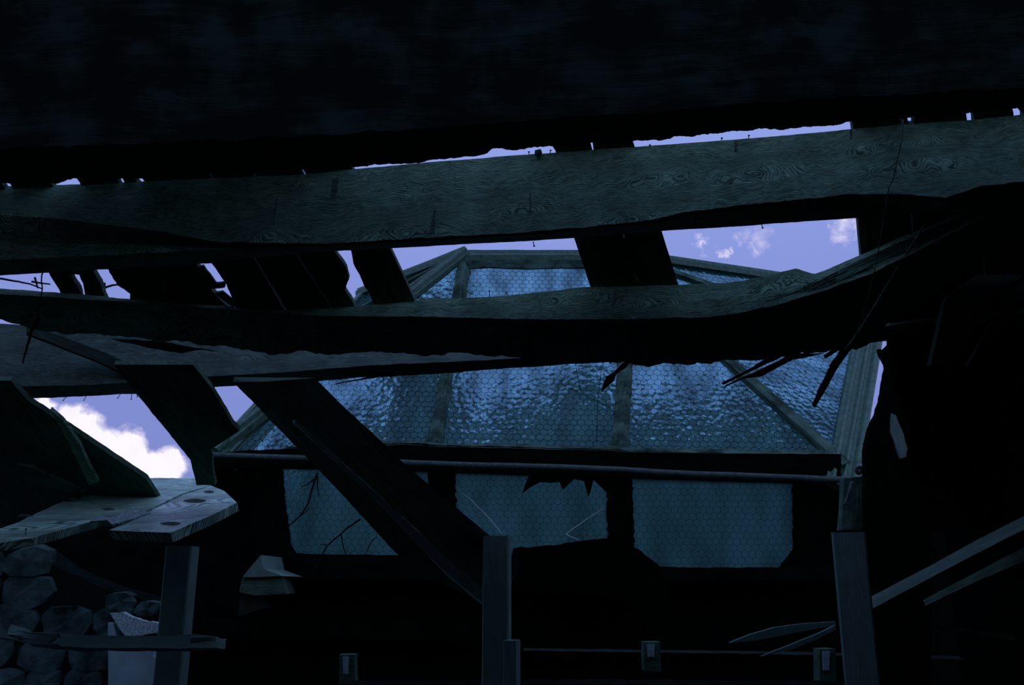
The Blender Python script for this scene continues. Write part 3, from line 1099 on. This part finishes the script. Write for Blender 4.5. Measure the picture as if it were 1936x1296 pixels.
vpost('post', [(468, 880), (475, 960), (492, 1095)], [(529, 880), (534, 950), (545, 1030), (560, 1052), (560, 1095)], M_BLACK, 5.95, .1, 1.5, 1)
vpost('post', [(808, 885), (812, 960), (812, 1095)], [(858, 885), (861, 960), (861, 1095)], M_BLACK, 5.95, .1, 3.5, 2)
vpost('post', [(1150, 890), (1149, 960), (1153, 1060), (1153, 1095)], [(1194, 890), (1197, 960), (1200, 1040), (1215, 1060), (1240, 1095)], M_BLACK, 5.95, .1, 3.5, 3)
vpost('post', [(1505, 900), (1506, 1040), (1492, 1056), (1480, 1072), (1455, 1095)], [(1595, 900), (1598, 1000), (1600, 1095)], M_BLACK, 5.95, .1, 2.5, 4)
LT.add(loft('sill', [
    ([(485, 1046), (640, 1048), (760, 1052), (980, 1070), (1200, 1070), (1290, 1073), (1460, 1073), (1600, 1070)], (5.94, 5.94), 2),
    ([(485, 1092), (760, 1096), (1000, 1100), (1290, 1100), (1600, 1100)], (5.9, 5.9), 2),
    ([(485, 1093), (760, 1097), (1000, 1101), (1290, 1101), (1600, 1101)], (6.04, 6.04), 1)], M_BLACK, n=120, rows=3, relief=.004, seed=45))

# iron rod along the eave, kinked
rod = pxtube('eave_rod', [(392, 861), (540, 866), (700, 871), (775, 876), (900, 881), (1050, 884), (1150, 888), (1300, 897), (1450, 902), (1618, 909)], 5.86, .020, .022, M_ROD, None, 10, .6, 3)
tag(rod, 'thin bent iron rod running along the lantern eave', 'rod')
# hanging torn felt under the rod
for k, (poly, lab) in enumerate([
    ([(988, 932), (997, 905), (1003, 896), (1060, 898), (1120, 900), (1152, 903), (1148, 915), (1150, 935), (1140, 925), (1122, 908), (1117, 925), (1112, 940), (1108, 925),
      (1104, 910), (1085, 906), (1075, 915), (1064, 926), (1058, 912), (1042, 913), (1020, 912), (1005, 920)], 'torn black felt hanging in points under the eave rod'),
    ]):
    tag(slab('torn_felt', poly, 5.88, Vector((.003, .012, 0)), M_CLOTH, None, 1.2, 5, seed=70 + k), lab, 'felt')

# cracks
for (pts, M) in (([(861, 923), (890, 945), (915, 970), (935, 992), (950, 1012)], M_CRACK), ([(1147, 957), (1110, 982), (1070, 1010)], M_CRACK), ([(1068, 1010), (1095, 1022)], M_CRACK)):
    LT.add(pxtube('crack', pts, 6.0, .0028, .0028, M, None, 4, .8, 5))
for pts in ([(1088, 690), (1092, 715), (1098, 742)], [(1076, 734), (1110, 752), (1160, 775)], [(1138, 690), (1130, 760), (1128, 838)]):
    LT.add(tubes('crack', [([front(x, y, 0) + fn * .006 for x, y in pts], .0022)], M_WIRE, None, 4))

# ------------------------------------------------------------------ twigs
TW = Thing('twig', P(598, 890, 5.6), 'bare forked twig hanging left of the diagonal rafter, before the lower left pane', 'twig')
for pts, r0, r1_ in (([(600, 895), (590, 925), (582, 955), (566, 978), (544, 997)], .006, .003), ([(598, 903), (580, 918), (570, 920)], .004, .002), ([(600, 900), (600, 920), (604, 940)], .004, .002), ([(567, 977), (585, 962)], .003, .002)):
    TW.add(pxtube('branch', pts, deckY(600, 892, .0), r0 * .8, r1_, M_TWIG, None, 5, .8, 2))
TW = Thing('twig', P(680, 983, 5.6), 'bare forked twig reaching down-left from the rafter over the dark sill', 'twig')
for pts, r0, r1_ in (([(682, 982), (655, 1000), (645, 1010), (618, 1032), (603, 1065), (587, 1090)], .006, .003), ([(618, 1030), (606, 1030)], .003, .002), ([(645, 1010), (649, 1035), (662, 1068)], .004, .002), ([(712, 1016), (700, 1028), (693, 1043)], .003, .002)):
    TW.add(pxtube('branch', pts, deckY(684, 980, .0), r0 * .8, r1_, M_TWIG, None, 5, .8, 6))
tag(pxtube('vine', [(1708, 226), (1704, 270), (1695, 310), (1690, 335), (1680, 355), (1672, 400), (1662, 470), (1650, 530), (1630, 600), (1612, 650)], (2.7, 3.2), .0022, .0015, M_BEAM, None, 5, 1.5, 3), 'thin dry vine hanging over the upper right of the grey beam', 'vine')
tag(pxtube('stick', [(1749, 424), (1720, 470), (1690, 520), (1660, 570), (1630, 620), (1600, 662)], (3.15, 3.25), .003, .008, M_BEAM, None, 6, 1.2, 4), 'thin straight stick leaning across the torn beam at right', 'stick')
tag(pxtube('vine', [(523, 375), (520, 400), (518, 430), (525, 460), (537, 488)], 2.95, .0018, .001, M_FRAME, None, 5, 1.2, 8), 'thin pale root dangling before the left of the grey beam', 'vine')
tag(pxtube('stick', [(75, 600), (60, 625), (50, 660), (43, 688)], 3.4, .008, .003, M_TWIG, None, 6, 1.5, 9), 'short black spike hanging at far left', 'stick')
tag(pxtube('vine', [(75, 455), (82, 490), (80, 520), (78, 560), (70, 600)], 3.0, .003, .002, M_TWIG, None, 5, 2, 10), 'dark knotted root hanging at the leftmost sky slot', 'vine')
TW = Thing('twig', P(60, 540, 3.7), 'black twig lying across the leftmost sky slot', 'twig')
for pts in ([(0, 527), (30, 532), (60, 538), (80, 547)], [(60, 533), (95, 538)], [(66, 525), (72, 545)]):
    TW.add(pxtube('branch', pts, 3.6, .005, .003, M_TWIG, None, 5, 1, 3))
TW = Thing('twig', P(210, 550, 3.7), 'black twig crossing the twiggy sky slot', 'twig')
for pts in ([(188, 548), (205, 542), (222, 538)], [(198, 535), (196, 548), (204, 562)]):
    TW.add(pxtube('branch', pts, 3.6, .006, .004, M_TWIG, None, 5, 1, 4))

# ------------------------------------------------------------------ wet planks lower left
PY = lambda x, y: 3.45 + (1035 - y) * .0085 + (x - 200) * .0004
p1 = slab('plank', [(-60, 1035), (-60, 1020), (30, 990), (60, 975), (120, 948), (185, 914), (235, 905), (300, 904), (368, 905), (378, 912), (400, 918), (345, 934), (283, 964), (246, 984), (225, 990), (208, 990), (205, 982), (190, 982), (165, 989), (60, 1018)],
          PY, Vector((0, .035, -.028)), M_PLANK, None, .8, 8, seed=80, axis=PX if False else (P(400, 918, 4.2) - P(0, 1020, 3.78)))
P1 = Thing('plank', P(0, 1035, 3.72), 'wet grey plank with strong swirling grain under the cloud opening', 'plank')
p1.name = 'board'
P1.add(p1)
bmn = nail(48, 1012, lambda x, y: PY(x, y) - .03, 1, -11, P1)
p2 = slab('plank', [(399, 919), (424, 929), (448, 951), (400, 975), (322, 1008), (262, 1006), (206, 1003), (246, 987), (285, 966), (347, 936)],
          lambda x, y: PY(x, y) - .05, Vector((0, .04, -.035)), M_PLANK, None, .8, 8, seed=84, axis=(P(448, 930, 4.2) - P(206, 1003, 3.85)))
for (kx, ky, rx_, ry_, par, off) in ((48, 975, 16, 4, p1, 0), (125, 946, 10, 3, p1, 0), (205, 963, 12, 3, p1, 0), (272, 908, 14, 3, p1, 0)):
    pp = [(kx + rx_ * math.cos(a * .7), ky + .75 * ry_ * math.sin(a * .7) * abs(math.sin(a * .7)) ** .6) for a in range(9)]
    P1.add(slab('knot', pp, lambda x, y: PY(x, y) - .006, Vector((0, .006, -.004)), M_REAR, None, 1.2, 5, seed=int(kx)))
P2T = Thing('plank', P(322, 1008, 3.7), 'shorter wet grey plank with dark knots, sawn end at right', 'plank')
p2.name = 'board'
P2T.add(p2)
for (kx, ky, rx_, ry_) in ((368, 947, 22, 5), (322, 990, 20, 4), (395, 930, 10, 3)):
    pp = [(kx + rx_ * math.cos(a * .7), ky + .75 * ry_ * math.sin(a * .7) * abs(math.sin(a * .7)) ** .6) for a in range(9)]
    P2T.add(slab('knot', pp, lambda x, y: PY(x, y) - .057, Vector((0, .006, -.004)), M_REAR, None, 1.2, 5, seed=int(kx)))
p3 = slab('wood_flake', [(170, 986), (192, 976), (206, 980), (246, 962), (268, 966), (284, 969), (262, 978), (222, 990), (212, 992), (203, 984)],
          lambda x, y: PY(x, y) - .07, Vector((0, .008, -.006)), M_LICHEN, None, 1.6, 5, seed=86)
tag(p3, 'pale crusty flake lying between the two wet planks', 'flake')

# ------------------------------------------------------------------ rubble wall, left
wallpoly = [(-250, 1900), (-250, 1020), (60, 1040), (110, 1075), (190, 1110), (250, 1125), (306, 1150), (306, 1900)]
wlo = prism('wall_left', [P(x, y, 5.2) for x, y in wallpoly], Vector((0, .3, 0)), M_MORTAR)
struct(wlo, 'dark rubble stone wall at lower left behind the broken plank', 'wall')


def stone(cx, cy, rx, ry, seed, mat=M_STONE, Y=5.17):
    rnd = random.Random(seed)
    n = 9
    c = P(cx, cy, Y)
    sc = Y / FPX
    ring, inner = [], []
    for i in range(n):
        a = 2 * math.pi * i / n
        k = 1 + rnd.uniform(-.16, .16)
        sx = math.copysign(abs(math.cos(a)) ** .7, math.cos(a))
        sz = math.copysign(abs(math.sin(a)) ** .7, math.sin(a))
        ring.append(c + Vector((sx * rx * sc * k, .06, sz * ry * sc * k)))
        inner.append(c + Vector((sx * rx * sc * k * .84, rnd.uniform(-.005, .02), sz * ry * sc * k * .84)))
    vs = ring + inner + [c + Vector((0, rnd.uniform(-.015, .01), 0))]
    fs = []
    for i in range(n):
        j = (i + 1) % n
        fs.append((i, j, n + j, n + i))
        fs.append((n + i, n + j, 2 * n))
    fs.append(tuple(range(n)))
    return new_obj('stone', vs, fs, mat, wlo)


def wall_top(x):
    pts = [(-250, 1020), (60, 1040), (110, 1075), (190, 1110), (250, 1125), (306, 1150)]
    for a, b in zip(pts, pts[1:]):
        if a[0] <= x <= b[0]:
            return a[1] + (b[1] - a[1]) * (x - a[0]) / (b[0] - a[0])
    return 1150


sd = 0
y = 1062
random.seed(21)
while y < 1420:
    hh = random.uniform(26, 40)
    x = -130 + random.uniform(-30, 0)
    while x < 300:
        ww = random.uniform(26, 52)
        cx = x + ww
        if cx + ww < 316 and y - hh > wall_top(min(max(cx, -240), 300)) - 8 and not (215 < cx and y > 1190):
            sd += 1
            stone(cx, y + random.uniform(-5, 5), ww * 1.08, hh * 1.1, sd)
        x += ww * 1.94
    y += hh * 1.9
for (cx, cy, rx, ry) in ((226, 1138, 30, 20), (276, 1152, 26, 17)):
    sd += 1
    stone(cx, cy, rx, ry, sd)
lic = slab('lichen_patch', [(208, 1160), (230, 1158), (262, 1172), (300, 1180), (302, 1196), (268, 1202), (236, 1203), (222, 1185)], 5.1, Vector((0, .05, 0)), M_LICHEN, wlo, 3, 4, seed=90)
pl = slab('plaster_patch', [(204, 1178), (212, 1180), (222, 1215), (290, 1222), (290, 1240), (300, 1250), (296, 1420), (206, 1420)], 5.09, Vector((0, .06, 0)), M_PLASTER, wlo, 1.0, 8, seed=91)

# ------------------------------------------------------------------ posts


def upright(name, xl, xr, ytop, Y, label, mat, rot=0, dep=None, top_cut=0, ybot=None, n=24):
    a, b = P(xl, ytop, Y), P(xr, ytop, Y)
    w = (b - a).length
    dep = dep or w
    c = (a + b) / 2
    z1 = c.z
    z0 = 0 if ybot is None else P((xl + xr) / 2, ybot, Y).z
    cr, sr = math.cos(rot), math.sin(rot)
    vs, uvs, fs = [], [], []
    bev = w * .06
    sec = [(-w / 2 + bev, 0), (w / 2 - bev, 0), (w / 2, bev), (w / 2, dep - bev), (w / 2 - bev, dep), (-w / 2 + bev, dep), (-w / 2, dep - bev), (-w / 2, bev)]
    for i in range(n + 1):
        z = z0 + (z1 - z0) * i / n
        v = 0
        for k, (sx, sy) in enumerate(sec):
            zz = z + (top_cut * sx / w if i == n else 0)
            o = .0012 * noise.noise(Vector((z * 6, k * 2, xl)))
            vs.append(Vector((c.x + sx * cr - sy * sr + o, c.y + sx * sr + sy * cr + o, zz)))
            uvs.append((z + xl * .01, v + (0 if k < 2 else .05)))
            v += .05
    K = 8
    for i in range(n):
        for j in range(K):
            j2_ = (j + 1) % K
            fs.append((i * K + j, i * K + j2_, (i + 1) * K + j2_, (i + 1) * K + j))
    fs.append(tuple(range(K)))
    fs.append(tuple(n * K + j for j in range(K)))
    o = new_obj(name, vs, fs, mat, None, uvs)
    if label:
        tag(o, label, 'post')
    return o


upright('post', 313, 362, 1033, 4.4, 'short square grey post at left above the broken plank', M_POST, dep=.12)
MP = Thing('post', P(940, 1012, 4.45), 'square grey post at the foot of the diagonal rafter, middle of the view', 'post')
MP.o.location.z = 0
bpy.context.view_layer.update()
m = upright('post_shaft', 912, 962, 1014, 4.45, None, M_POST, rot=math.radians(-8), dep=.10)
MP.add(m)
m = upright('cleat', 951, 976, 1212, 4.36, None, M_POST, rot=math.radians(-14), dep=.09, ybot=1330)
MP.add(m)
upright('post', 1573, 1634, 1007, 4.5, 'square dark grey post at right below the corner flashing', M_POST, rot=math.radians(-19), dep=.12)
tag(vpost('post', [(1596, 905), (1594, 960), (1590, 1003)], [(1640, 900), (1637, 950), (1632, 1003)], M_FRAME, 5.2, .07, .5, 5, None), 'short grey upright between the corner flashing and the right post', 'post')
# bent bolt at the corner
CB = Thing('bolt', P(1612, 920, 5.1), 'bent iron bolt with ring at the right corner of the lantern', 'bolt')
CB.add(pxtube('shank', [(1612, 912), (1606, 930), (1598, 955)], 5.1, .012, .008, M_ROD, None, 8, 1, 2))
CB.add(pxtube('ring', [(1619, 893), (1621, 885), (1628, 884), (1630, 891), (1624, 896), (1619, 893)], 5.15, .010, .010, M_NAIL, None, 8, 0, 2))

# ------------------------------------------------------------------ broken plank lower left
bp_ = loft('broken_plank', [
    ([(-20 + 35, 1194), (45, 1191), (60, 1197), (100, 1198), (160, 1201), (250, 1203), (320, 1203), (368, 1200), (410, 1204), (425, 1212)], (4.1, 4.2), 1.2),
    ([(15, 1200), (45, 1204), (60, 1215), (100, 1221), (160, 1225), (250, 1226), (320, 1226), (368, 1226), (410, 1226), (425, 1228)], (4.06, 4.16), 1.5),
    ([(15, 1203), (45, 1212), (60, 1222), (100, 1228), (160, 1232), (250, 1232), (320, 1232), (368, 1232), (410, 1231), (425, 1231)], (4.16, 4.26), 1.2)],
    M_POST, n=160, rows=3, relief=.003, seed=51, close_vec=Vector((0, .01, .05)))
BP = Thing('broken_plank', P(220, 1230, 4.15), 'broken grey plank lying level at lower left with splintered ends', 'plank')
bp_.name = 'board'
BP.add(bp_)
for k in range(7):
    x1 = random.uniform(55, 75)
    yy = 1196 + k * 3.2
    BP.add(pxtube('splinter', [(18 + random.uniform(0, 28), yy - 2), (x1, yy + 3), (x1 + 40, yy + 4)], 4.04, .001, .007, M_POST, None, 5, 1, k))
for k in range(3):
    BP.add(pxtube('splinter', [(408, 1206 + k * 3), (390, 1206 + k * 3), (360, 1208 + k * 3)], 4.12, .002, .008, M_POST, None, 5, 1, k + 9))

# ------------------------------------------------------------------ debris in the dark below the lantern
mound = slab('sagging_felt', [(960, 1120), (970, 1038), (985, 1034), (1000, 1036), (1020, 1033), (1060, 1030), (1080, 1026), (1110, 1022), (1150, 1018), (1172, 1019),
                              (1190, 1030), (1215, 1045), (1245, 1068), (1260, 1120), (1250, 1160), (1230, 1200), (1200, 1140), (1100, 1120)], 5.6, Vector((0, .25, -.02)), M_CLOTH, None, 1.8, 6, seed=95)
tag(mound, 'heap of black sagging felt against the middle lower pane', 'felt')
tag(slab('hanging_board', [(1180, 1040), (1210, 1050), (1240, 1080), (1262, 1170), (1262, 1230), (1235, 1215), (1205, 1160), (1188, 1100)], 5.58, Vector((.01, .03, 0)), M_BLACK, None, 1.5, 8, seed=96, axis=Vector((0, 0, 1))),
    'dark warped board hanging below the right-hand pane divider', 'board')
for (l, top, f_, b_, Y, mt) in (
        ('dark horizontal timber under the lantern sill, left of the middle post', [(380, 1168), (640, 1170), (900, 1178)], [(380, 1205), (640, 1208), (900, 1212)], [(380, 1212), (640, 1214), (900, 1216)], 6.0, M_BLACK),
        ('dark horizontal timber under the lantern sill, right of the middle post', [(930, 1178), (1200, 1182), (1600, 1160)], [(930, 1226), (1200, 1228), (1600, 1222)], [(930, 1229), (1200, 1231), (1600, 1226)], 6.0, M_BLACK),
        ('lowest horizontal timber, a pale edge at the bottom of the frame', [(640, 1288), (1100, 1285), (1600, 1288)], [(640, 1340), (1100, 1340), (1600, 1340)], [(640, 1343), (1100, 1343), (1600, 1343)], 4.9, M_DARK),
        ('thin dark rail level with the white tags at lower right', [(990, 1226), (1500, 1233), (2100, 1250)], [(990, 1231), (1500, 1238), (2100, 1256)], [(990, 1232), (1500, 1239), (2100, 1257)], 5.2, M_DARK)):
    tag(loft('timber', [(top, Y, 1), (f_, Y - .04, 1), (b_, Y + .08, 1)], mt, n=100, rows=3, relief=.004, seed=int(top[0][1])), l, 'timber')

# block stack left under the lantern post
SB = Thing('bracket', P(500, 1125, 5.5), 'small stepped wooden bracket with a pale triangular chip at left under the lantern', 'bracket')
SB.add(slab('chip', [(493, 1050), (498, 1076), (535, 1090), (458, 1092)], 5.4, Vector((0, .5, 0)), M_POST, None, .6, 8))
SB.add(slab('block', [(458, 1093), (535, 1093), (542, 1124), (480, 1126), (452, 1120)], 5.42, Vector((-.1, .7, 0)), M_DECK, None, .8, 8))
SB.add(slab('block', [(455, 1127), (495, 1127), (505, 1150), (450, 1165)], 5.46, Vector((0, .1, 0)), M_DARK, None, 2, 8))

# small pale tags on dark blocks
for (x0, y0, x1, y1, lab) in ((648, 1243, 659, 1275, 'small pale tag low on the dark timbers left of the middle post'),
                              (1224, 1219, 1238, 1243, 'small pale tag on a dark block right of the middle post'),
                              (1556, 1232, 1569, 1268, 'small pale tag just left of the right-hand post')):
    T_ = Thing('joist_block', P((x0 + x1) / 2, y1, 4.9), lab.replace('small pale tag', 'dark block with small pale tag'), 'block')
    T_.add(slab('block', [(x0 - 7, y0 - 4), (x1 + 11, y0 - 4), (x1 + 12, y1 + 28), (x0 - 6, y1 + 26)], 5.0, Vector((0, .1, 0)), M_DECK, None, 1, 8))
    T_.add(slab('tag', [(x0, y0), (x1, y0), (x1 - 1, y1), (x0 + 1, y1)], 4.985, Vector((0, .01, 0)), M_BIT, None, .6, 6))
tag(slab('offcut', [(1644, 1271), (1664, 1271), (1666, 1330), (1646, 1330)], 4.6, Vector((0, .08, 0)), M_POST, None, .5, 8), 'pale upright offcut at the foot of the right post', 'offcut')

# leaning battens lower right
tag(loft('leaning_batten', [([(1625, 1140), (1750, 1075), (1850, 1020), (1936, 976), (2060, 915)], (4.75, 3.9), .5),
                            ([(1625, 1165), (1750, 1098), (1850, 1045), (1936, 1002), (2060, 945)], (4.72, 3.87), .7),
                            ([(1625, 1168), (1750, 1102), (1850, 1050), (1936, 1008), (2060, 952)], (4.78, 3.93), .5)], M_POST, n=80, rows=2, relief=.002, seed=61),
    'grey batten leaning up to the right edge behind the right post', 'batten')
tag(loft('leaning_batten', [([(1745, 1135), (1850, 1080), (1936, 1035), (2060, 975)], (4.85, 4.1), .5),
                            ([(1750, 1146), (1850, 1098), (1936, 1062), (2060, 1010)], (4.83, 4.08), .7),
                            ([(1750, 1148), (1850, 1102), (1936, 1068), (2060, 1016)], (4.88, 4.13), .5)], M_DECK, n=60, rows=2, relief=.002, seed=63),
    'darker batten leaning below and parallel to the grey one at right', 'batten')
tag(slab('broken_lath', [(1380, 1216), (1420, 1200), (1465, 1187), (1520, 1180), (1580, 1176), (1580, 1184), (1530, 1192), (1480, 1202), (1430, 1212)], 4.64, Vector((0, .03, 0)), M_POST, None, .8, 6, seed=97), 'pointed pale lath, upper of the two left of the right post', 'lath')
tag(slab('broken_lath', [(1440, 1242), (1500, 1218), (1545, 1200), (1580, 1183), (1580, 1192), (1545, 1210), (1500, 1228)], 4.60, Vector((0, .03, 0)), M_POST, None, .8, 6, seed=98), 'pointed pale lath, lower of the two left of the right post', 'lath')
tag(slab('broken_lath', [(1710, 1165), (1800, 1185), (1940, 1205), (2000, 1216), (2000, 1222), (1930, 1213), (1800, 1193)], 4.6, Vector((0, .03, 0)), M_DECK, None, .8, 6, seed=99), 'faint dark lath lying level at the lower right edge', 'lath')

# ragged rotten board beside the corner flashing (right of the sky sliver)
rag = slab('rotten_board', [(1682, 640), (1683, 652), (1671, 664), (1664, 660), (1668, 676), (1676, 690), (1677, 700), (1672, 722), (1669, 745), (1660, 775), (1656, 790), (1648, 806),
                            (1643, 820), (1636, 860), (1636, 1010), (1640, 1350), (1645, 1700), (1760, 1700), (1760, 640)], 5.0, Vector((0, .05, .01)), M_BLACK, None, 2.2, 5, seed=101, axis=Vector((0, 0, 1)))
tag(rag, 'ragged rotten board edge right of the corner flashing with sky showing beside it', 'board')
bk_ = slab('bark_strip', [(1686, 782), (1694, 786), (1706, 815), (1716, 850), (1714, 864), (1702, 868), (1694, 845), (1684, 815)], 4.985, Vector((0, .02, 0)), M_POST, rag, 1.5, 6, seed=102, axis=Vector((0, 0, 1)))
tag(slab('wide_board', [(1725, 800), (2200, 740), (2200, 810), (1936, 848), (1860, 858), (1730, 878)], (4.7, 3.9), Vector((0, .03, 0)), M_REAR, None, .8, 8, seed=103), 'faint bluish level board in the darkness at right', 'board')
# dark struts crossing right end of the rear beam
tag(slab('strut', [(1790, 560), (1900, 480), (1960, 500), (1868, 575), (1800, 700), (1760, 690), (1780, 600)], 3.55, Vector((0, .04, 0)), M_DARK, None, 2, 7, seed=104), 'black forked strut at the right under the torn beam', 'strut')
tag(slab('strut', [(1936, 520), (1960, 530), (1850, 680), (1832, 690), (1870, 620)], 3.6, Vector((0, .04, 0)), M_DARK, None, 1.2, 7, seed=105), 'thin black strut at the right edge under the torn beam', 'strut')

# ------------------------------------------------------------------ trees outside


def tree(x, Y, zt, rad, label, seed):
    base = Vector((x, Y, -3.0))
    T = Thing('tree', base, label, 'tree', )
    v, f = tube_geo([base, base + Vector((.1, 0, (zt + 3) * .5)), Vector((x + .2, Y, zt - rad))], [.28, .2, .1], 8)
    T.add(new_obj('trunk', v, f, M_TWIG))
    bm = bmesh.new()
    rnd = random.Random(seed)
    for k in range(26):
        a = rnd.uniform(0, 6.28)
        rr = rnd.uniform(0, .75) * rad
        zz = rnd.uniform(-1.4, .55) * rad
        r = bmesh.ops.create_icosphere(bm, subdivisions=2, radius=rad * rnd.uniform(.3, .5))
        c = Vector((x + rr * math.cos(a), Y + rr * math.sin(a), zt - rad + zz))
        for vv in r['verts']:
            vv.co = vv.co * (1 + .45 * noise.noise(vv.co * 2.2 + Vector((k, k, k)))) + c
    me = bpy.data.meshes.new('crown')
    bm.to_mesh(me)
    bm.free()
    me.materials.append(M_LEAF)
    o = bpy.data.objects.new('crown', me)
    COL.objects.link(o)
    T.add(o)


tree(-2.6, 24, P(690, 560, 24).z, 1.3, 'tree crown glimpsed in the sky slot left of the glazed ridge', 1)
TREES = [(640, 790), (780, 735), (920, 755), (1060, 725), (1200, 745), (1340, 730), (1480, 750), (1600, 765), (1700, 772)]
WHERE = ['beyond the left hip of the lantern', 'behind the left front pane', 'behind the left divider of the lantern', 'behind the middle front pane', 'behind the right divider of the lantern',
         'behind the left part of the right front pane', 'behind the right part of the right front pane', 'behind the right hip', 'seen in the sliver beside the corner flashing']
for k, (x, top) in enumerate(TREES):
    Yt = 20 + (k % 3) * 5
    p = P(x, top, Yt)
    tree(p.x, Yt, p.z, 2.0 + .5 * (k % 3), 'dark tree ' + WHERE[k], 10 + k)
